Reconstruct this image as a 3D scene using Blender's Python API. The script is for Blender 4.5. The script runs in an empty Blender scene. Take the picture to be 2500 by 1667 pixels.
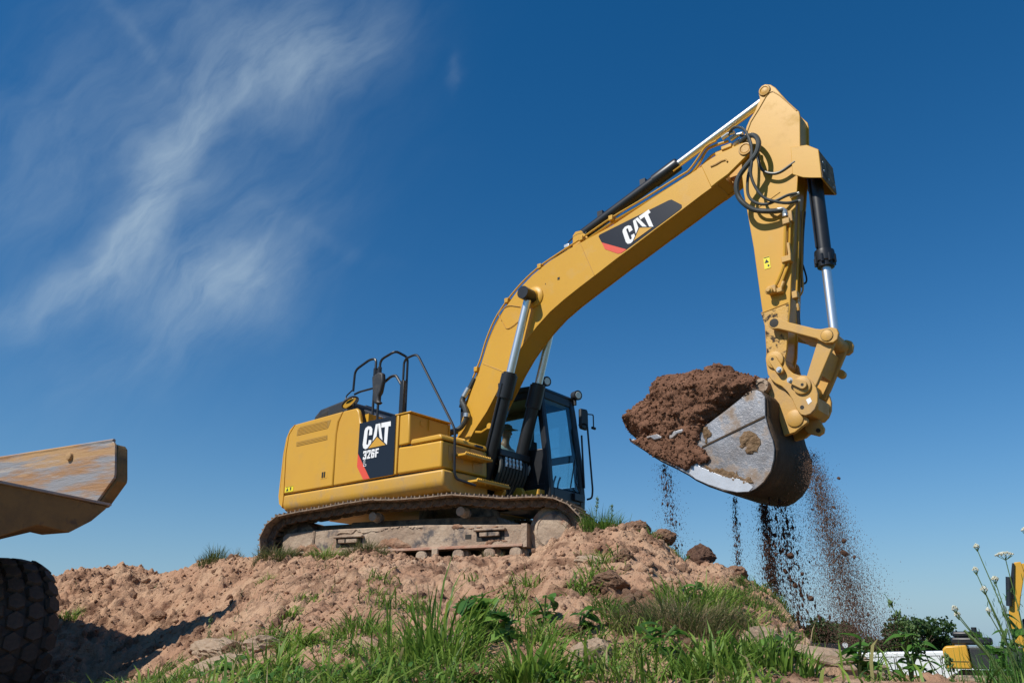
import bpy, bmesh, math, random
import numpy as np
from mathutils import Vector, Matrix

random.seed(7)
rng = np.random.default_rng(7)
S = bpy.context.scene
COL = S.collection
R = math.radians

# ------------------------------------------------------------------ camera
CAM = Vector((8.488, -9.239, -0.827))
FX = Vector((0.77847, 0.62766, 0.00532))           # camera right
FV = Vector((-0.58975, 0.72849, 0.34856)).normalized()   # viewing direction
FU = FX.cross(FV).normalized()
cam_d = bpy.data.cameras.new('camera')
cam_d.sensor_width = 36.0
cam_d.lens = 28.43
cam_d.clip_start = 0.05
cam_d.clip_end = 4000
cam = bpy.data.objects.new('camera', cam_d)
FX2 = FV.cross(FU).normalized()
cam.matrix_world = Matrix(((FX2.x, FU.x, -FV.x, CAM.x), (FX2.y, FU.y, -FV.y, CAM.y), (FX2.z, FU.z, -FV.z, CAM.z), (0, 0, 0, 1)))
COL.objects.link(cam)
S.camera = cam

# ------------------------------------------------------------------ sun, sky, exposure
LIGHT = Vector((0.25, 1.0, -1.12)).normalized()    # direction the sunlight travels
SUN_EL = math.asin(-LIGHT.z)
SUN_AZ = math.atan2(-LIGHT.x, -LIGHT.y)            # clockwise from +Y
sd = bpy.data.lights.new('sun', 'SUN')
sd.energy = 5.0
sd.angle = R(0.53)
sd.color = (1.0, 0.95, 0.87)
sun = bpy.data.objects.new('sun', sd)
sun.rotation_euler = LIGHT.to_track_quat('-Z', 'Y').to_euler()
sun.location = (0, -30, 40)
COL.objects.link(sun)

W = bpy.data.worlds.new('World')
S.world = W
W.use_nodes = True
wn, wl = W.node_tree.nodes, W.node_tree.links
wn.clear()
def wnode(t, **k):
    n = wn.new(t)
    for a, b in k.items(): setattr(n, a, b)
    return n
w_out = wnode('ShaderNodeOutputWorld'); w_bg = wnode('ShaderNodeBackground')
w_bg.inputs['Strength'].default_value = 0.1
sky = wnode('ShaderNodeTexSky', sky_type='NISHITA', sun_disc=False, sun_elevation=SUN_EL, sun_rotation=SUN_AZ,
            altitude=1500.0, air_density=1.2, dust_density=0.0, ozone_density=6.0)
hs = wnode('ShaderNodeHueSaturation')
hs.inputs['Hue'].default_value = 0.5
hs.inputs['Saturation'].default_value = 1.34
hs.inputs['Value'].default_value = 1.14
gm = wnode('ShaderNodeGamma'); gm.inputs[1].default_value = 0.9
wl.new(sky.outputs[0], gm.inputs[0]); wl.new(gm.outputs[0], hs.inputs['Color'])
# thin cirrus, laid out round a fixed bearing of the sky
CDIR = Vector((-0.7876, 0.3839, 0.4820)).normalized()
tc = wnode('ShaderNodeTexCoord')
def wdot(v):
    n = wnode('ShaderNodeVectorMath', operation='DOT_PRODUCT')
    wl.new(tc.outputs['Generated'], n.inputs[0]); n.inputs[1].default_value = v
    return n.outputs['Value']
def wmath(op, a, b=None):
    n = wnode('ShaderNodeMath', operation=op)
    for i, x in enumerate((a, b)):
        if x is None: continue
        if isinstance(x, (int, float)): n.inputs[i].default_value = x
        else: wl.new(x, n.inputs[i])
    return n.outputs[0]
up_ = wdot((0, 0, 1))
hz = wmath('MULTIPLY', wmath('EXPONENT', wmath('MULTIPLY', wmath('MAXIMUM', up_, 0.0), -8.5)), 0.9)
hzm = wnode('ShaderNodeMix', data_type='RGBA'); wl.new(hz, hzm.inputs['Factor']); wl.new(hs.outputs[0], hzm.inputs[6]); hzm.inputs[7].default_value = (2.55, 4.2, 5.8, 1)
CE = Vector((0, 0, 1)).cross(CDIR).normalized() * -1
CN = CE.cross(CDIR).normalized()
if CN.z < 0: CN = -CN
dz = wmath('MAXIMUM', wdot(CDIR), 0.05)
cx_ = wmath('DIVIDE', wdot(CE), dz); cy_ = wmath('DIVIDE', wdot(CN), dz)
cmb = wnode('ShaderNodeCombineXYZ'); wl.new(cx_, cmb.inputs[0]); wl.new(cy_, cmb.inputs[1])
nz = wnode('ShaderNodeTexNoise'); nz.inputs['Scale'].default_value = 6.0; nz.inputs['Detail'].default_value = 5
wl.new(cmb.outputs[0], nz.inputs['Vector'])
sub = wnode('ShaderNodeVectorMath', operation='SUBTRACT'); wl.new(nz.outputs['Color'], sub.inputs[0]); sub.inputs[1].default_value = (.5, .5, .5)
scl = wnode('ShaderNodeVectorMath', operation='SCALE'); wl.new(sub.outputs[0], scl.inputs[0]); scl.inputs['Scale'].default_value = 0.11
wrp = wnode('ShaderNodeVectorMath', operation='ADD'); wl.new(cmb.outputs[0], wrp.inputs[0]); wl.new(scl.outputs[0], wrp.inputs[1])
def cloud(x, y, rot, sx, sy, amp):
    s = wnode('ShaderNodeVectorMath', operation='SUBTRACT'); wl.new(wrp.outputs[0], s.inputs[0]); s.inputs[1].default_value = (x, y, 0)
    m = wnode('ShaderNodeVectorRotate', rotation_type='Z_AXIS'); wl.new(s.outputs[0], m.inputs['Vector']); m.inputs['Angle'].default_value = -R(rot)
    q = wnode('ShaderNodeVectorMath', operation='MULTIPLY'); wl.new(m.outputs[0], q.inputs[0]); q.inputs[1].default_value = (1 / sx, 1 / sy, 0)
    l = wnode('ShaderNodeVectorMath', operation='DOT_PRODUCT'); wl.new(q.outputs[0], l.inputs[0]); wl.new(q.outputs[0], l.inputs[1])
    return wmath('MULTIPLY', wmath('EXPONENT', wmath('MULTIPLY', l.outputs['Value'], -1.0)), amp)
CLOUDS = []   # filled below: (x, y, rotation, half length, half width, amount)
CLOUDS += [(0.112, 0.165, 35, 0.070, 0.042, 0.50), (0.03, 0.114, 49, 0.075, 0.028, 0.42), (-0.01, 0.067, 67, 0.062, 0.025, 0.45), (-0.023, -0.001, 89, 0.060, 0.030, 0.50), (-0.03, -0.058, 71, 0.062, 0.028, 0.68), (-0.06, -0.106, 48, 0.062, 0.025, 0.50), (-0.119, -0.149, 38, 0.075, 0.022, 0.34), (0.048, -0.104, 26, 0.066, 0.036, 0.62), (0.093, -0.096, 42, 0.05, 0.034, 0.38), (-0.075, 0.138, -40, 0.06, 0.008, 0.12), (0.147, -0.026, -9, 0.085, 0.010, 0.07), (0.021, 0.005, 71, 0.22, 0.15, 0.17), (0.058, 0.186, 26, 0.14, 0.06, 0.22), (-0.10, 0.06, 60, 0.14, 0.07, 0.10), (0.08, -0.05, 40, 0.09, 0.05, 0.14), (0.282, 0.208, 86, 0.022, 0.009, 0.12), (0.015, -0.178, 31, 0.14, 0.034, 0.15), (-0.153, -0.035, 72, 0.09, 0.06, 0.14)]
tot = None
for c in CLOUDS:
    v = cloud(*c)
    tot = v if tot is None else wmath('ADD', tot, v)
mw = wnode('ShaderNodeVectorMath', operation='SCALE'); wl.new(sub.outputs[0], mw.inputs[0]); mw.inputs['Scale'].default_value = 0.085
mw2 = wnode('ShaderNodeVectorMath', operation='ADD'); wl.new(cmb.outputs[0], mw2.inputs[0]); wl.new(mw.outputs[0], mw2.inputs[1])
mr_ = wnode('ShaderNodeVectorRotate', rotation_type='Z_AXIS'); wl.new(mw2.outputs[0], mr_.inputs['Vector']); mr_.inputs['Angle'].default_value = -R(57)
mp = wnode('ShaderNodeVectorMath', operation='MULTIPLY'); wl.new(mr_.outputs[0], mp.inputs[0]); mp.inputs[1].default_value = (6.0, 20.0, 1)
fib = wnode('ShaderNodeTexNoise'); fib.inputs['Scale'].default_value = 1.5; fib.inputs['Detail'].default_value = 11; fib.inputs['Roughness'].default_value = 0.6
fib.inputs['Distortion'].default_value = 0.25
wl.new(mp.outputs[0], fib.inputs['Vector'])
fr = wnode('ShaderNodeMapRange'); wl.new(fib.outputs['Fac'], fr.inputs['Value']); fr.inputs['From Min'].default_value = .30; fr.inputs['From Max'].default_value = .78
fr.inputs['To Min'].default_value = .24; fr.inputs['To Max'].default_value = 1.0
cov = wmath('MULTIPLY', tot, fr.outputs[0])
up = wmath('SUBTRACT', 1.0, wmath('EXPONENT', wmath('MULTIPLY', cov, -0.95)))
cl = wnode('ShaderNodeClamp'); wl.new(up, cl.inputs['Value']); cl.inputs['Max'].default_value = 0.6
mixc = wnode('ShaderNodeMix', data_type='RGBA')
wl.new(cl.outputs[0], mixc.inputs['Factor']); wl.new(hzm.outputs[2], mixc.inputs[6]); mixc.inputs[7].default_value = (5.2, 6.5, 7.4, 1)
wl.new(mixc.outputs[2], w_bg.inputs['Color']); wl.new(w_bg.outputs[0], w_out.inputs[0])

S.view_settings.view_transform = 'Standard'
S.view_settings.look = 'None'
S.view_settings.exposure = 0.0
S.view_settings.gamma = 1.0
S.view_settings.use_curve_mapping = False
S.render.engine = 'CYCLES'

# ------------------------------------------------------------------ helpers
def put(name, mesh, m=None, parent=None, smooth=None):
    o = bpy.data.objects.new(name, mesh)
    COL.objects.link(o)
    if m is not None: mesh.materials.append(m)
    if parent is not None: o.parent = parent
    if smooth is not None:
        mesh.shade_smooth()
        mesh.set_sharp_from_angle(angle=R(smooth))
    return o
def tag(o, label=None, cat=None, group=None, kind=None):
    if label: o['label'] = label
    if cat: o['category'] = cat
    if group: o['group'] = group
    if kind: o['kind'] = kind
    return o
def empty(name, loc=(0, 0, 0), rz=0):
    o = bpy.data.objects.new(name, None)
    o.location = loc; o.rotation_euler = (0, 0, rz); o.empty_display_size = .2
    COL.objects.link(o)
    return o
class MB:
    def __init__(s): s.v = []; s.f = []
    def add(s, v, f):
        b = len(s.v); s.v += [tuple(map(float, q)) for q in v]; s.f += [tuple(i + b for i in q) for q in f]; return s
    def box(s, a, b, M=None):
        (x0, y0, z0), (x1, y1, z1) = a, b
        v = [(x0, y0, z0), (x1, y0, z0), (x1, y1, z0), (x0, y1, z0), (x0, y0, z1), (x1, y0, z1), (x1, y1, z1), (x0, y1, z1)]
        if M is not None: v = [M @ Vector(q) for q in v]
        return s.add(v, [(0, 3, 2, 1), (4, 5, 6, 7), (0, 1, 5, 4), (1, 2, 6, 5), (2, 3, 7, 6), (3, 0, 4, 7)])
    def prism(s, poly, y0, y1, ax='xz'):
        n = len(poly)
        if ax == 'xz': v = [(x, y0, z) for x, z in poly] + [(x, y1, z) for x, z in poly]
        elif ax == 'yz': v = [(y0, x, z) for x, z in poly] + [(y1, x, z) for x, z in poly]
        else: v = [(x, z, y0) for x, z in poly] + [(x, z, y1) for x, z in poly]
        return s.add(v, [tuple(range(n)), tuple(range(2 * n - 1, n - 1, -1))] + [(i, i + n, (i + 1) % n + n, (i + 1) % n) for i in range(n)])
    def tube(s, pts, r, seg=8, cap=True):
        P = [Vector(p) for p in pts]; n = len(P)
        rr = r if isinstance(r, (list, tuple)) else [r] * n
        T = [((P[min(i + 1, n - 1)] - P[max(i - 1, 0)]).normalized()) for i in range(n)]
        a = T[0].orthogonal().normalized(); v = []
        for i in range(n):
            a = (a - T[i] * a.dot(T[i]));
            a = a.normalized() if a.length > 1e-6 else T[i].orthogonal().normalized()
            b = T[i].cross(a)
            for k in range(seg):
                t = 2 * math.pi * k / seg
                v.append(P[i] + (a * math.cos(t) + b * math.sin(t)) * rr[i])
        f = [(i * seg + k, i * seg + (k + 1) % seg, (i + 1) * seg + (k + 1) % seg, (i + 1) * seg + k) for i in range(n - 1) for k in range(seg)]
        if cap: f += [tuple(range(seg - 1, -1, -1)), tuple((n - 1) * seg + k for k in range(seg))]
        return s.add(v, f)
    def cyl(s, a, b, r, seg=20, r2=None): return s.tube([a, b], [r, r if r2 is None else r2], seg)
    def lathe(s, c, axis, prof, seg=24):      # prof: (distance along the axis, radius)
        ax = Vector(axis).normalized(); c = Vector(c); u = ax.orthogonal().normalized(); w = ax.cross(u); n = len(prof); v = []
        for d, r in prof:
            for k in range(seg):
                t = 2 * math.pi * k / seg; v.append(c + ax * d + (u * math.cos(t) + w * math.sin(t)) * r)
        f = [(i * seg + k, i * seg + (k + 1) % seg, (i + 1) * seg + (k + 1) % seg, (i + 1) * seg + k) for i in range(n - 1) for k in range(seg)]
        f += [tuple(range(seg - 1, -1, -1)), tuple((n - 1) * seg + k for k in range(seg))]
        return s.add(v, f)
    def mesh(s, name):
        me = bpy.data.meshes.new(name); me.from_pydata(s.v, [], s.f)
        bm = bmesh.new(); bm.from_mesh(me); bmesh.ops.recalc_face_normals(bm, faces=bm.faces[:]); bm.to_mesh(me); bm.free()
        return me
    def groups(s):
        n = len(s.v); p = list(range(n))
        def fd(i):
            while p[i] != i: p[i] = p[p[i]]; i = p[i]
            return i
        for f in s.f:
            a = fd(f[0])
            for q in f[1:]: p[fd(q)] = a
        ids = {}
        for i in range(n): ids.setdefault(fd(i), []).append(i)
        isl = list(ids.values()); A = np.array(s.v); bb = [(A[i].min(0), A[i].max(0)) for i in isl]; k = len(isl); q = list(range(k))
        if k > 60: return None
        for i in range(k):
            for j in range(i):
                gap = np.linalg.norm(np.maximum(0, np.maximum(bb[i][0] - bb[j][1], bb[j][0] - bb[i][1])))
                big = max((bb[i][1] - bb[i][0]).max(), (bb[j][1] - bb[j][0]).max())
                if gap <= .42 * big:
                    a, b = i, j
                    while q[a] != a: a = q[a]
                    while q[b] != b: b = q[b]
                    q[a] = b
        out = {}
        for i in range(k):
            a = i
            while q[a] != a: a = q[a]
            out.setdefault(a, set()).update(isl[i])
        return list(out.values())
    def build(s, name, m, parent=None, bevel=0.0, smooth=35, seg=2, whole=False):
        g = None if whole else s.groups()
        if g and len(g) > 1:
            first = None
            for ids in g:
                mp = {i: j for j, i in enumerate(sorted(ids))}; w = MB(); w.v = [s.v[i] for i in sorted(ids)]; w.f = [tuple(mp[i] for i in f) for f in s.f if f[0] in mp]
                o = w.build(name, m, parent, bevel, smooth, seg, True); first = first or o
            return first
        o = put(name, s.mesh(name), m, parent, smooth)
        if bevel > 0:
            b = o.modifiers.new('bevel', 'BEVEL'); b.width = bevel; b.segments = seg; b.limit_method = 'ANGLE'; b.angle_limit = R(38)
            b.harden_normals = False
        return o
def npmesh(name, v, f, m=None, parent=None, smooth=False):
    v = np.asarray(v, np.float32); f = np.asarray(f, np.int32); k = f.shape[1]
    me = bpy.data.meshes.new(name)
    me.vertices.add(len(v)); me.vertices.foreach_set('co', v.ravel())
    me.loops.add(f.size); me.loops.foreach_set('vertex_index', f.ravel())
    me.polygons.add(len(f)); me.polygons.foreach_set('loop_start', np.arange(0, f.size, k, dtype=np.int32))
    me.update(calc_edges=True)
    if smooth: me.shade_smooth()
    return put(name, me, m, parent)
def catmull(P, n=5):
    P = [Vector(p) for p in P]; Q = [P[0] * 2 - P[1]] + P + [P[-1] * 2 - P[-2]]; o = []
    for i in range(1, len(Q) - 2):
        a, b, c, d = Q[i - 1:i + 3]
        for k in range(n):
            t = k / n
            o.append(.5 * ((2 * b) + (c - a) * t + (2 * a - 5 * b + 4 * c - d) * t * t + (3 * b - a - 3 * c + d) * t ** 3))
    return o + [P[-1]]
def fillet(P, r, n=4):     # round the corners of a polyline
    P = [Vector(p) for p in P]; o = [P[0]]
    for i in range(1, len(P) - 1):
        a, b, c = P[i - 1], P[i], P[i + 1]; k = min(r, (a - b).length * .45, (c - b).length * .45)
        p, q = b + (a - b).normalized() * k, b + (c - b).normalized() * k
        for j in range(n + 1):
            t = j / n; o.append(p * (1 - t) ** 2 + b * 2 * t * (1 - t) + q * t * t)
    return o + [P[-1]]
def xz(P, y): return [(a, y, b) for a, b in P]
def circ(c, r, n=20): return [(c[0] + r * math.cos(2 * math.pi * k / n), c[1] + r * math.sin(2 * math.pi * k / n)) for k in range(n)]
def capsule(a, b, ra, rb, n=9):
    an = math.atan2(b[1] - a[1], b[0] - a[0]); o = []
    for k in range(n): t = an + math.pi / 2 + math.pi * k / (n - 1); o.append((a[0] + ra * math.cos(t), a[1] + ra * math.sin(t)))
    for k in range(n): t = an - math.pi / 2 + math.pi * k / (n - 1); o.append((b[0] + rb * math.cos(t), b[1] + rb * math.sin(t)))
    return o
def offset(poly, d):       # shrink a polygon by d
    n = len(poly); A = sum(poly[i][0] * poly[(i + 1) % n][1] - poly[(i + 1) % n][0] * poly[i][1] for i in range(n)); s = 1 if A > 0 else -1; o = []
    for i in range(n):
        p, q, r_ = Vector(poly[i - 1]), Vector(poly[i]), Vector(poly[(i + 1) % n]); e1 = (q - p).normalized(); e2 = (r_ - q).normalized()
        n1 = Vector((-e1.y, e1.x)) * s; n2 = Vector((-e2.y, e2.x)) * s; b = (n1 + n2); b = b / max(b.length_squared / 2, .3)
        o.append((q.x + b.x * d, q.y + b.y * d))
    return o
# lattice noise
def _h(i, j, k=0, s=0):
    n = (i.astype(np.int64) * 374761393 + j.astype(np.int64) * 668265263 + np.asarray(k).astype(np.int64) * 2147483647 + s * 974711) & 0x7fffffff
    n = ((n ^ (n >> 13)) * 1274126177) & 0x7fffffff
    return ((n ^ (n >> 16)) & 0xffff) / 65535.0
def noise2(x, y, s=0):
    i, j = np.floor(x), np.floor(y); a, b = x - i, y - j; a = a * a * (3 - 2 * a); b = b * b * (3 - 2 * b)
    return (_h(i, j, 0, s) * (1 - a) + _h(i + 1, j, 0, s) * a) * (1 - b) + (_h(i, j + 1, 0, s) * (1 - a) + _h(i + 1, j + 1, 0, s) * a) * b - .5
def noise3(x, y, z, s=0):
    k = np.floor(z); c = z - k; c = c * c * (3 - 2 * c)
    def sl(k):
        i, j = np.floor(x), np.floor(y); a, b = x - i, y - j; a = a * a * (3 - 2 * a); b = b * b * (3 - 2 * b)
        return (_h(i, j, k, s) * (1 - a) + _h(i + 1, j, k, s) * a) * (1 - b) + (_h(i, j + 1, k, s) * (1 - a) + _h(i + 1, j + 1, k, s) * a) * b
    return sl(k) * (1 - c) + sl(k + 1) * c - .5
def fbm2(x, y, o=4, s=0, g=.5):
    t = 0; a = 1
    for q in range(o): t = t + a * noise2(x * 2 ** q + 17.3 * q, y * 2 ** q - 9.1 * q, s + q); a *= g
    return t
def fbm3(x, y, z, o=4, s=0, g=.5):
    t = 0; a = 1
    for q in range(o): t = t + a * noise3(x * 2 ** q + 17.3 * q, y * 2 ** q - 9.1 * q, z * 2 ** q + 3.7 * q, s + q); a *= g
    return t

# ------------------------------------------------------------------ materials
def mat(name, col, rough=.5, metal=0., var=None, vscale=6., vfac=(.4, .65), dirt=None, dscale=3., dfac=(.5, .7), bump=0., bscale=40., spec=.5, detail=6., coat=0., stretch=None, third=None):
    m = bpy.data.materials.new(name); m.use_nodes = True
    N, L = m.node_tree.nodes, m.node_tree.links; b = N['Principled BSDF']
    b.inputs['Roughness'].default_value = rough; b.inputs['Metallic'].default_value = metal; b.inputs['Specular IOR Level'].default_value = spec
    b.inputs['Coat Weight'].default_value = coat
    b.inputs['Base Color'].default_value = (*col, 1)
    tcn = N.new('ShaderNodeTexCoord'); src = tcn.outputs['Object']
    if stretch:
        mpn = N.new('ShaderNodeMapping'); mpn.inputs['Scale'].default_value = stretch; L.new(src, mpn.inputs['Vector']); src = mpn.outputs[0]
    def nzf(sc, fac, off=0., det=detail):
        n = N.new('ShaderNodeTexNoise'); n.inputs['Scale'].default_value = sc; n.inputs['Detail'].default_value = det; n.inputs['Roughness'].default_value = .62
        if off:
            a = N.new('ShaderNodeVectorMath'); a.operation = 'ADD'; a.inputs[1].default_value = (off, off * .7, -off); L.new(src, a.inputs[0]); L.new(a.outputs[0], n.inputs['Vector'])
        else: L.new(src, n.inputs['Vector'])
        r = N.new('ShaderNodeMapRange'); r.inputs['From Min'].default_value = fac[0]; r.inputs['From Max'].default_value = fac[1]; L.new(n.outputs['Fac'], r.inputs['Value'])
        return r.outputs[0]
    cur = None
    def layer(c, f):
        nonlocal cur
        x = N.new('ShaderNodeMix'); x.data_type = 'RGBA'; L.new(f, x.inputs['Factor'])
        if cur is None: x.inputs[6].default_value = (*col, 1)
        else: L.new(cur, x.inputs[6])
        x.inputs[7].default_value = (*c, 1); cur = x.outputs[2]
    if var: layer(var, nzf(vscale, vfac))
    if third: layer(third[0], nzf(third[1], third[2], 11.))
    if dirt:
        f = nzf(dscale, dfac, 5.3, 9.); layer(dirt, f)
        rr = N.new('ShaderNodeMapRange'); rr.inputs['To Min'].default_value = rough; rr.inputs['To Max'].default_value = .9; L.new(f, rr.inputs['Value']); L.new(rr.outputs[0], b.inputs['Roughness'])
        if metal > 0:
            mm = N.new('ShaderNodeMapRange'); mm.inputs['To Min'].default_value = metal; mm.inputs['To Max'].default_value = 0.; L.new(f, mm.inputs['Value']); L.new(mm.outputs[0], b.inputs['Metallic'])
    if cur is not None: L.new(cur, b.inputs['Base Color'])
    if bump > 0:
        n = N.new('ShaderNodeTexNoise'); n.inputs['Scale'].default_value = bscale; n.inputs['Detail'].default_value = 8; n.inputs['Roughness'].default_value = .65; L.new(src, n.inputs['Vector'])
        bp = N.new('ShaderNodeBump'); bp.inputs['Strength'].default_value = bump; bp.inputs['Distance'].default_value = .03; L.new(n.outputs['Fac'], bp.inputs['Height']); L.new(bp.outputs[0], b.inputs['Normal'])
    return m
YEL = (0.615, 0.335, 0.036)
M = {}
M['yellow'] = mat('yellow_paint', YEL, .38, var=(.595, .315, .036), vscale=1.3, dirt=(.46, .285, .085), dscale=2.6, dfac=(.54, .95), spec=.4, third=((.30, .19, .06), 30, (.69, .78)), bump=.02, bscale=3)
M['yellow_worn'] = mat('worn_yellow_paint', (.58, .32, .06), .5, var=(.53, .31, .085), vscale=3, dirt=(.40, .27, .15), dscale=5, dfac=(.5, .8), bump=.1, bscale=60)
M['yellow_muddy'] = mat('mud_spattered_yellow_paint', (.58, .32, .05), .5, var=(.5, .30, .09), vscale=4, dirt=(.05, .032, .02), dscale=9, dfac=(.53, .6), bump=.2, bscale=60)
M['seam'] = mat('dark_seam', (.02, .017, .012), .7)
M['black'] = mat('black_paint', (.014, .015, .018), .38, var=(.02, .021, .024), vscale=8)
M['black_plastic'] = mat('black_plastic', (.022, .023, .026), .55, dirt=(.09, .075, .06), dscale=4, dfac=(.55, .9))
M['rubber'] = mat('hose_rubber', (.055, .06, .055), .42, var=(.035, .04, .038), vscale=12)
M['chrome'] = mat('chrome_rod', (.86, .85, .84), .36, .92)
M['steel'] = mat('zinc_fitting', (.62, .62, .6), .35, .8)
M['decal'] = mat('decal_black', (.012, .013, .018), .32)
M['white'] = mat('decal_white', (.83, .83, .82), .4)
M['red'] = mat('decal_red', (.72, .085, .045), .4)
M['tri'] = mat('decal_yellow', (.62, .33, .035), .4)
M['warn'] = mat('warning_yellow', (.8, .68, .02), .45)
M['mudsteel'] = mat('mud_caked_steel', (.33, .235, .165), .85, var=(.47, .36, .26), vscale=4, dirt=(.12, .105, .10), dscale=5, dfac=(.55, .65), bump=.8, bscale=14, third=((.36, .15, .085), 3.0, (.58, .70)), detail=9.)
M['rustmud'] = mat('reddish_mud_on_steel', (.42, .215, .145), .9, var=(.48, .33, .24), vscale=6, bump=.4, bscale=25)
M['mudfloor'] = mat('muddy_dark_steel', (.17, .12, .085), .85, var=(.3, .21, .145), vscale=9, dirt=(.06, .048, .04), dscale=5, dfac=(.5, .65), bump=.5, bscale=25)
M['track'] = mat('track_steel', (.26, .18, .12), .75, .0, var=(.36, .26, .18), vscale=9, dirt=(.13, .10, .075), dscale=7, dfac=(.5, .66), bump=.4, bscale=40)
M['bucket'] = mat('bucket_side_steel', (.36, .355, .365), .38, .55, var=(.19, .165, .15), vscale=1.9, dirt=(.27, .185, .12), dscale=2.6, dfac=(.5, .62), bump=.25, bscale=30, third=((.10, .075, .06), 3.2, (.60, .72)))
M['shell'] = mat('bucket_shell_steel', (.055, .037, .024), .75, .0, var=(.085, .057, .036), vscale=3, dirt=(.14, .09, .05), dscale=2.4, dfac=(.55, .7), bump=.4, bscale=25, spec=.25)
M['worn'] = mat('polished_wear_steel', (.62, .63, .65), .33, .35, var=(.55, .55, .56), vscale=5, bump=.1, bscale=20)
M['soil'] = mat('moist_brown_soil', (.175, .088, .054), .95, var=(.24, .125, .078), vscale=5, vfac=(.35, .65), dirt=(.085, .042, .026), dscale=9, dfac=(.56, .68), bump=.9, bscale=42, spec=.15)
M['soil_sunlit'] = mat('sunlit_plume_grains', (.15, .098, .075), .95, spec=.1)  # lighter copy of the falling grains: sunlight on the plume put into the colour
M['soil_dark'] = mat('falling_soil_grains', (.075, .04, .028), .95, spec=.1)
M['dirt'] = mat('dry_reddish_earth', (.42, .245, .155), .95, var=(.50, .325, .21), vscale=1.9, vfac=(.40, .64), dirt=(.16, .085, .053), dscale=3.2, dfac=(.50, .66), bump=1., bscale=34, spec=.1, third=((.50, .36, .25), .8, (.58, .70)), detail=9.)
M['clod'] = mat('dry_clod_earth', (.33, .185, .115), .95, var=(.43, .27, .18), vscale=5, dirt=(.15, .085, .055), dscale=7, dfac=(.55, .68), bump=.9, bscale=45, spec=.15)
M['clod_dark'] = mat('dark_clod_earth', (.155, .085, .06), .95, var=(.24, .14, .095), vscale=6, bump=.9, bscale=45, spec=.15)
M['stone'] = mat('pale_limey_clod', (.50, .37, .26), .95, var=(.40, .28, .19), vscale=4, bump=.7, bscale=30, spec=.15)
M['tyre'] = mat('tyre_rubber', (.038, .035, .032), .8, var=(.075, .062, .048), vscale=7, bump=.25, bscale=60)
M['bed_scoured'] = mat('scoured_rusty_steel', (.29, .28, .285), .5, .2, var=(.38, .205, .095), vscale=1.7, vfac=(.46, .57), dirt=(.42, .255, .12), dscale=1.8, dfac=(.53, .64), bump=.35, bscale=9, stretch=(.45, .45, 3.2), third=((.46, .40, .34), 4, (.6, .72)))  # grey steel scoured by loads, with rust over it
M['bed'] = mat('dirty_shaded_bed_paint', (.21, .128, .045), .75, var=(.12, .078, .036), vscale=3, dirt=(.10, .07, .045), dscale=4, dfac=(.58, .66), bump=.25, bscale=25)  # dirty paint, its base also darkened to carry the shade on the chute
M['skin'] = mat('skin', (.42, .22, .15), .5)
M['shirt'] = mat('white_shirt', (.72, .74, .72), .8)
M['vest'] = mat('dark_green_bib', (.03, .07, .06), .8)
M['cap'] = mat('grey_cap_cloth', (.10, .12, .11), .85)
M['seat'] = mat('seat_cloth', (.03, .03, .035), .85)
M['mirror'] = mat('mirror_glass', (.8, .8, .8), .04, 1.0)
M['vanwhite'] = mat('white_van_paint', (.80, .80, .80), .35)
M['lens'] = mat('lamp_lens', (.6, .6, .55), .15, .3)
M['bark'] = mat('bark', (.09, .065, .045), .9)
M['petal'] = mat('white_umbel', (.70, .69, .58), .8, var=(.5, .5, .36), vscale=60)
def leafmat(name, stops, trans=.45):
    m = bpy.data.materials.new(name); m.use_nodes = True; N, L = m.node_tree.nodes, m.node_tree.links; N.clear()
    out = N.new('ShaderNodeOutputMaterial'); at = N.new('ShaderNodeAttribute'); at.attribute_name = 'tint'
    rp = N.new('ShaderNodeValToRGB'); e = rp.color_ramp.elements
    while len(e) < len(stops): e.new(.5)
    for q, (p, c) in zip(e, stops): q.position = p; q.color = (*c, 1)
    L.new(at.outputs['Fac'], rp.inputs[0])
    d = N.new('ShaderNodeBsdfPrincipled'); d.inputs['Roughness'].default_value = .5; d.inputs['Specular IOR Level'].default_value = .3; L.new(rp.outputs[0], d.inputs['Base Color'])
    t = N.new('ShaderNodeBsdfTranslucent'); L.new(rp.outputs[0], t.inputs['Color'])
    x = N.new('ShaderNodeMixShader'); x.inputs[0].default_value = trans; L.new(d.outputs[0], x.inputs[1]); L.new(t.outputs[0], x.inputs[2]); L.new(x.outputs[0], out.inputs[0])
    return m
M['grass'] = leafmat('grass_blades', [(0, (.055, .12, .02)), (.42, (.135, .25, .036)), (.78, (.25, .37, .06)), (.92, (.36, .32, .13)), (1, (.44, .34, .19))])
M['drygrass'] = leafmat('dry_grass_blades', [(0, (.06, .105, .028)), (.4, (.13, .165, .05)), (.7, (.25, .20, .10)), (1, (.40, .30, .18))])
M['leaf'] = leafmat('weed_leaves', [(0, (.035, .10, .024)), (.6, (.095, .24, .04)), (1, (.23, .40, .08))])
M['treeleaf'] = leafmat('tree_leaves', [(0, (.018, .042, .012)), (.6, (.045, .095, .022)), (1, (.09, .15, .035))], .3)
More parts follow.
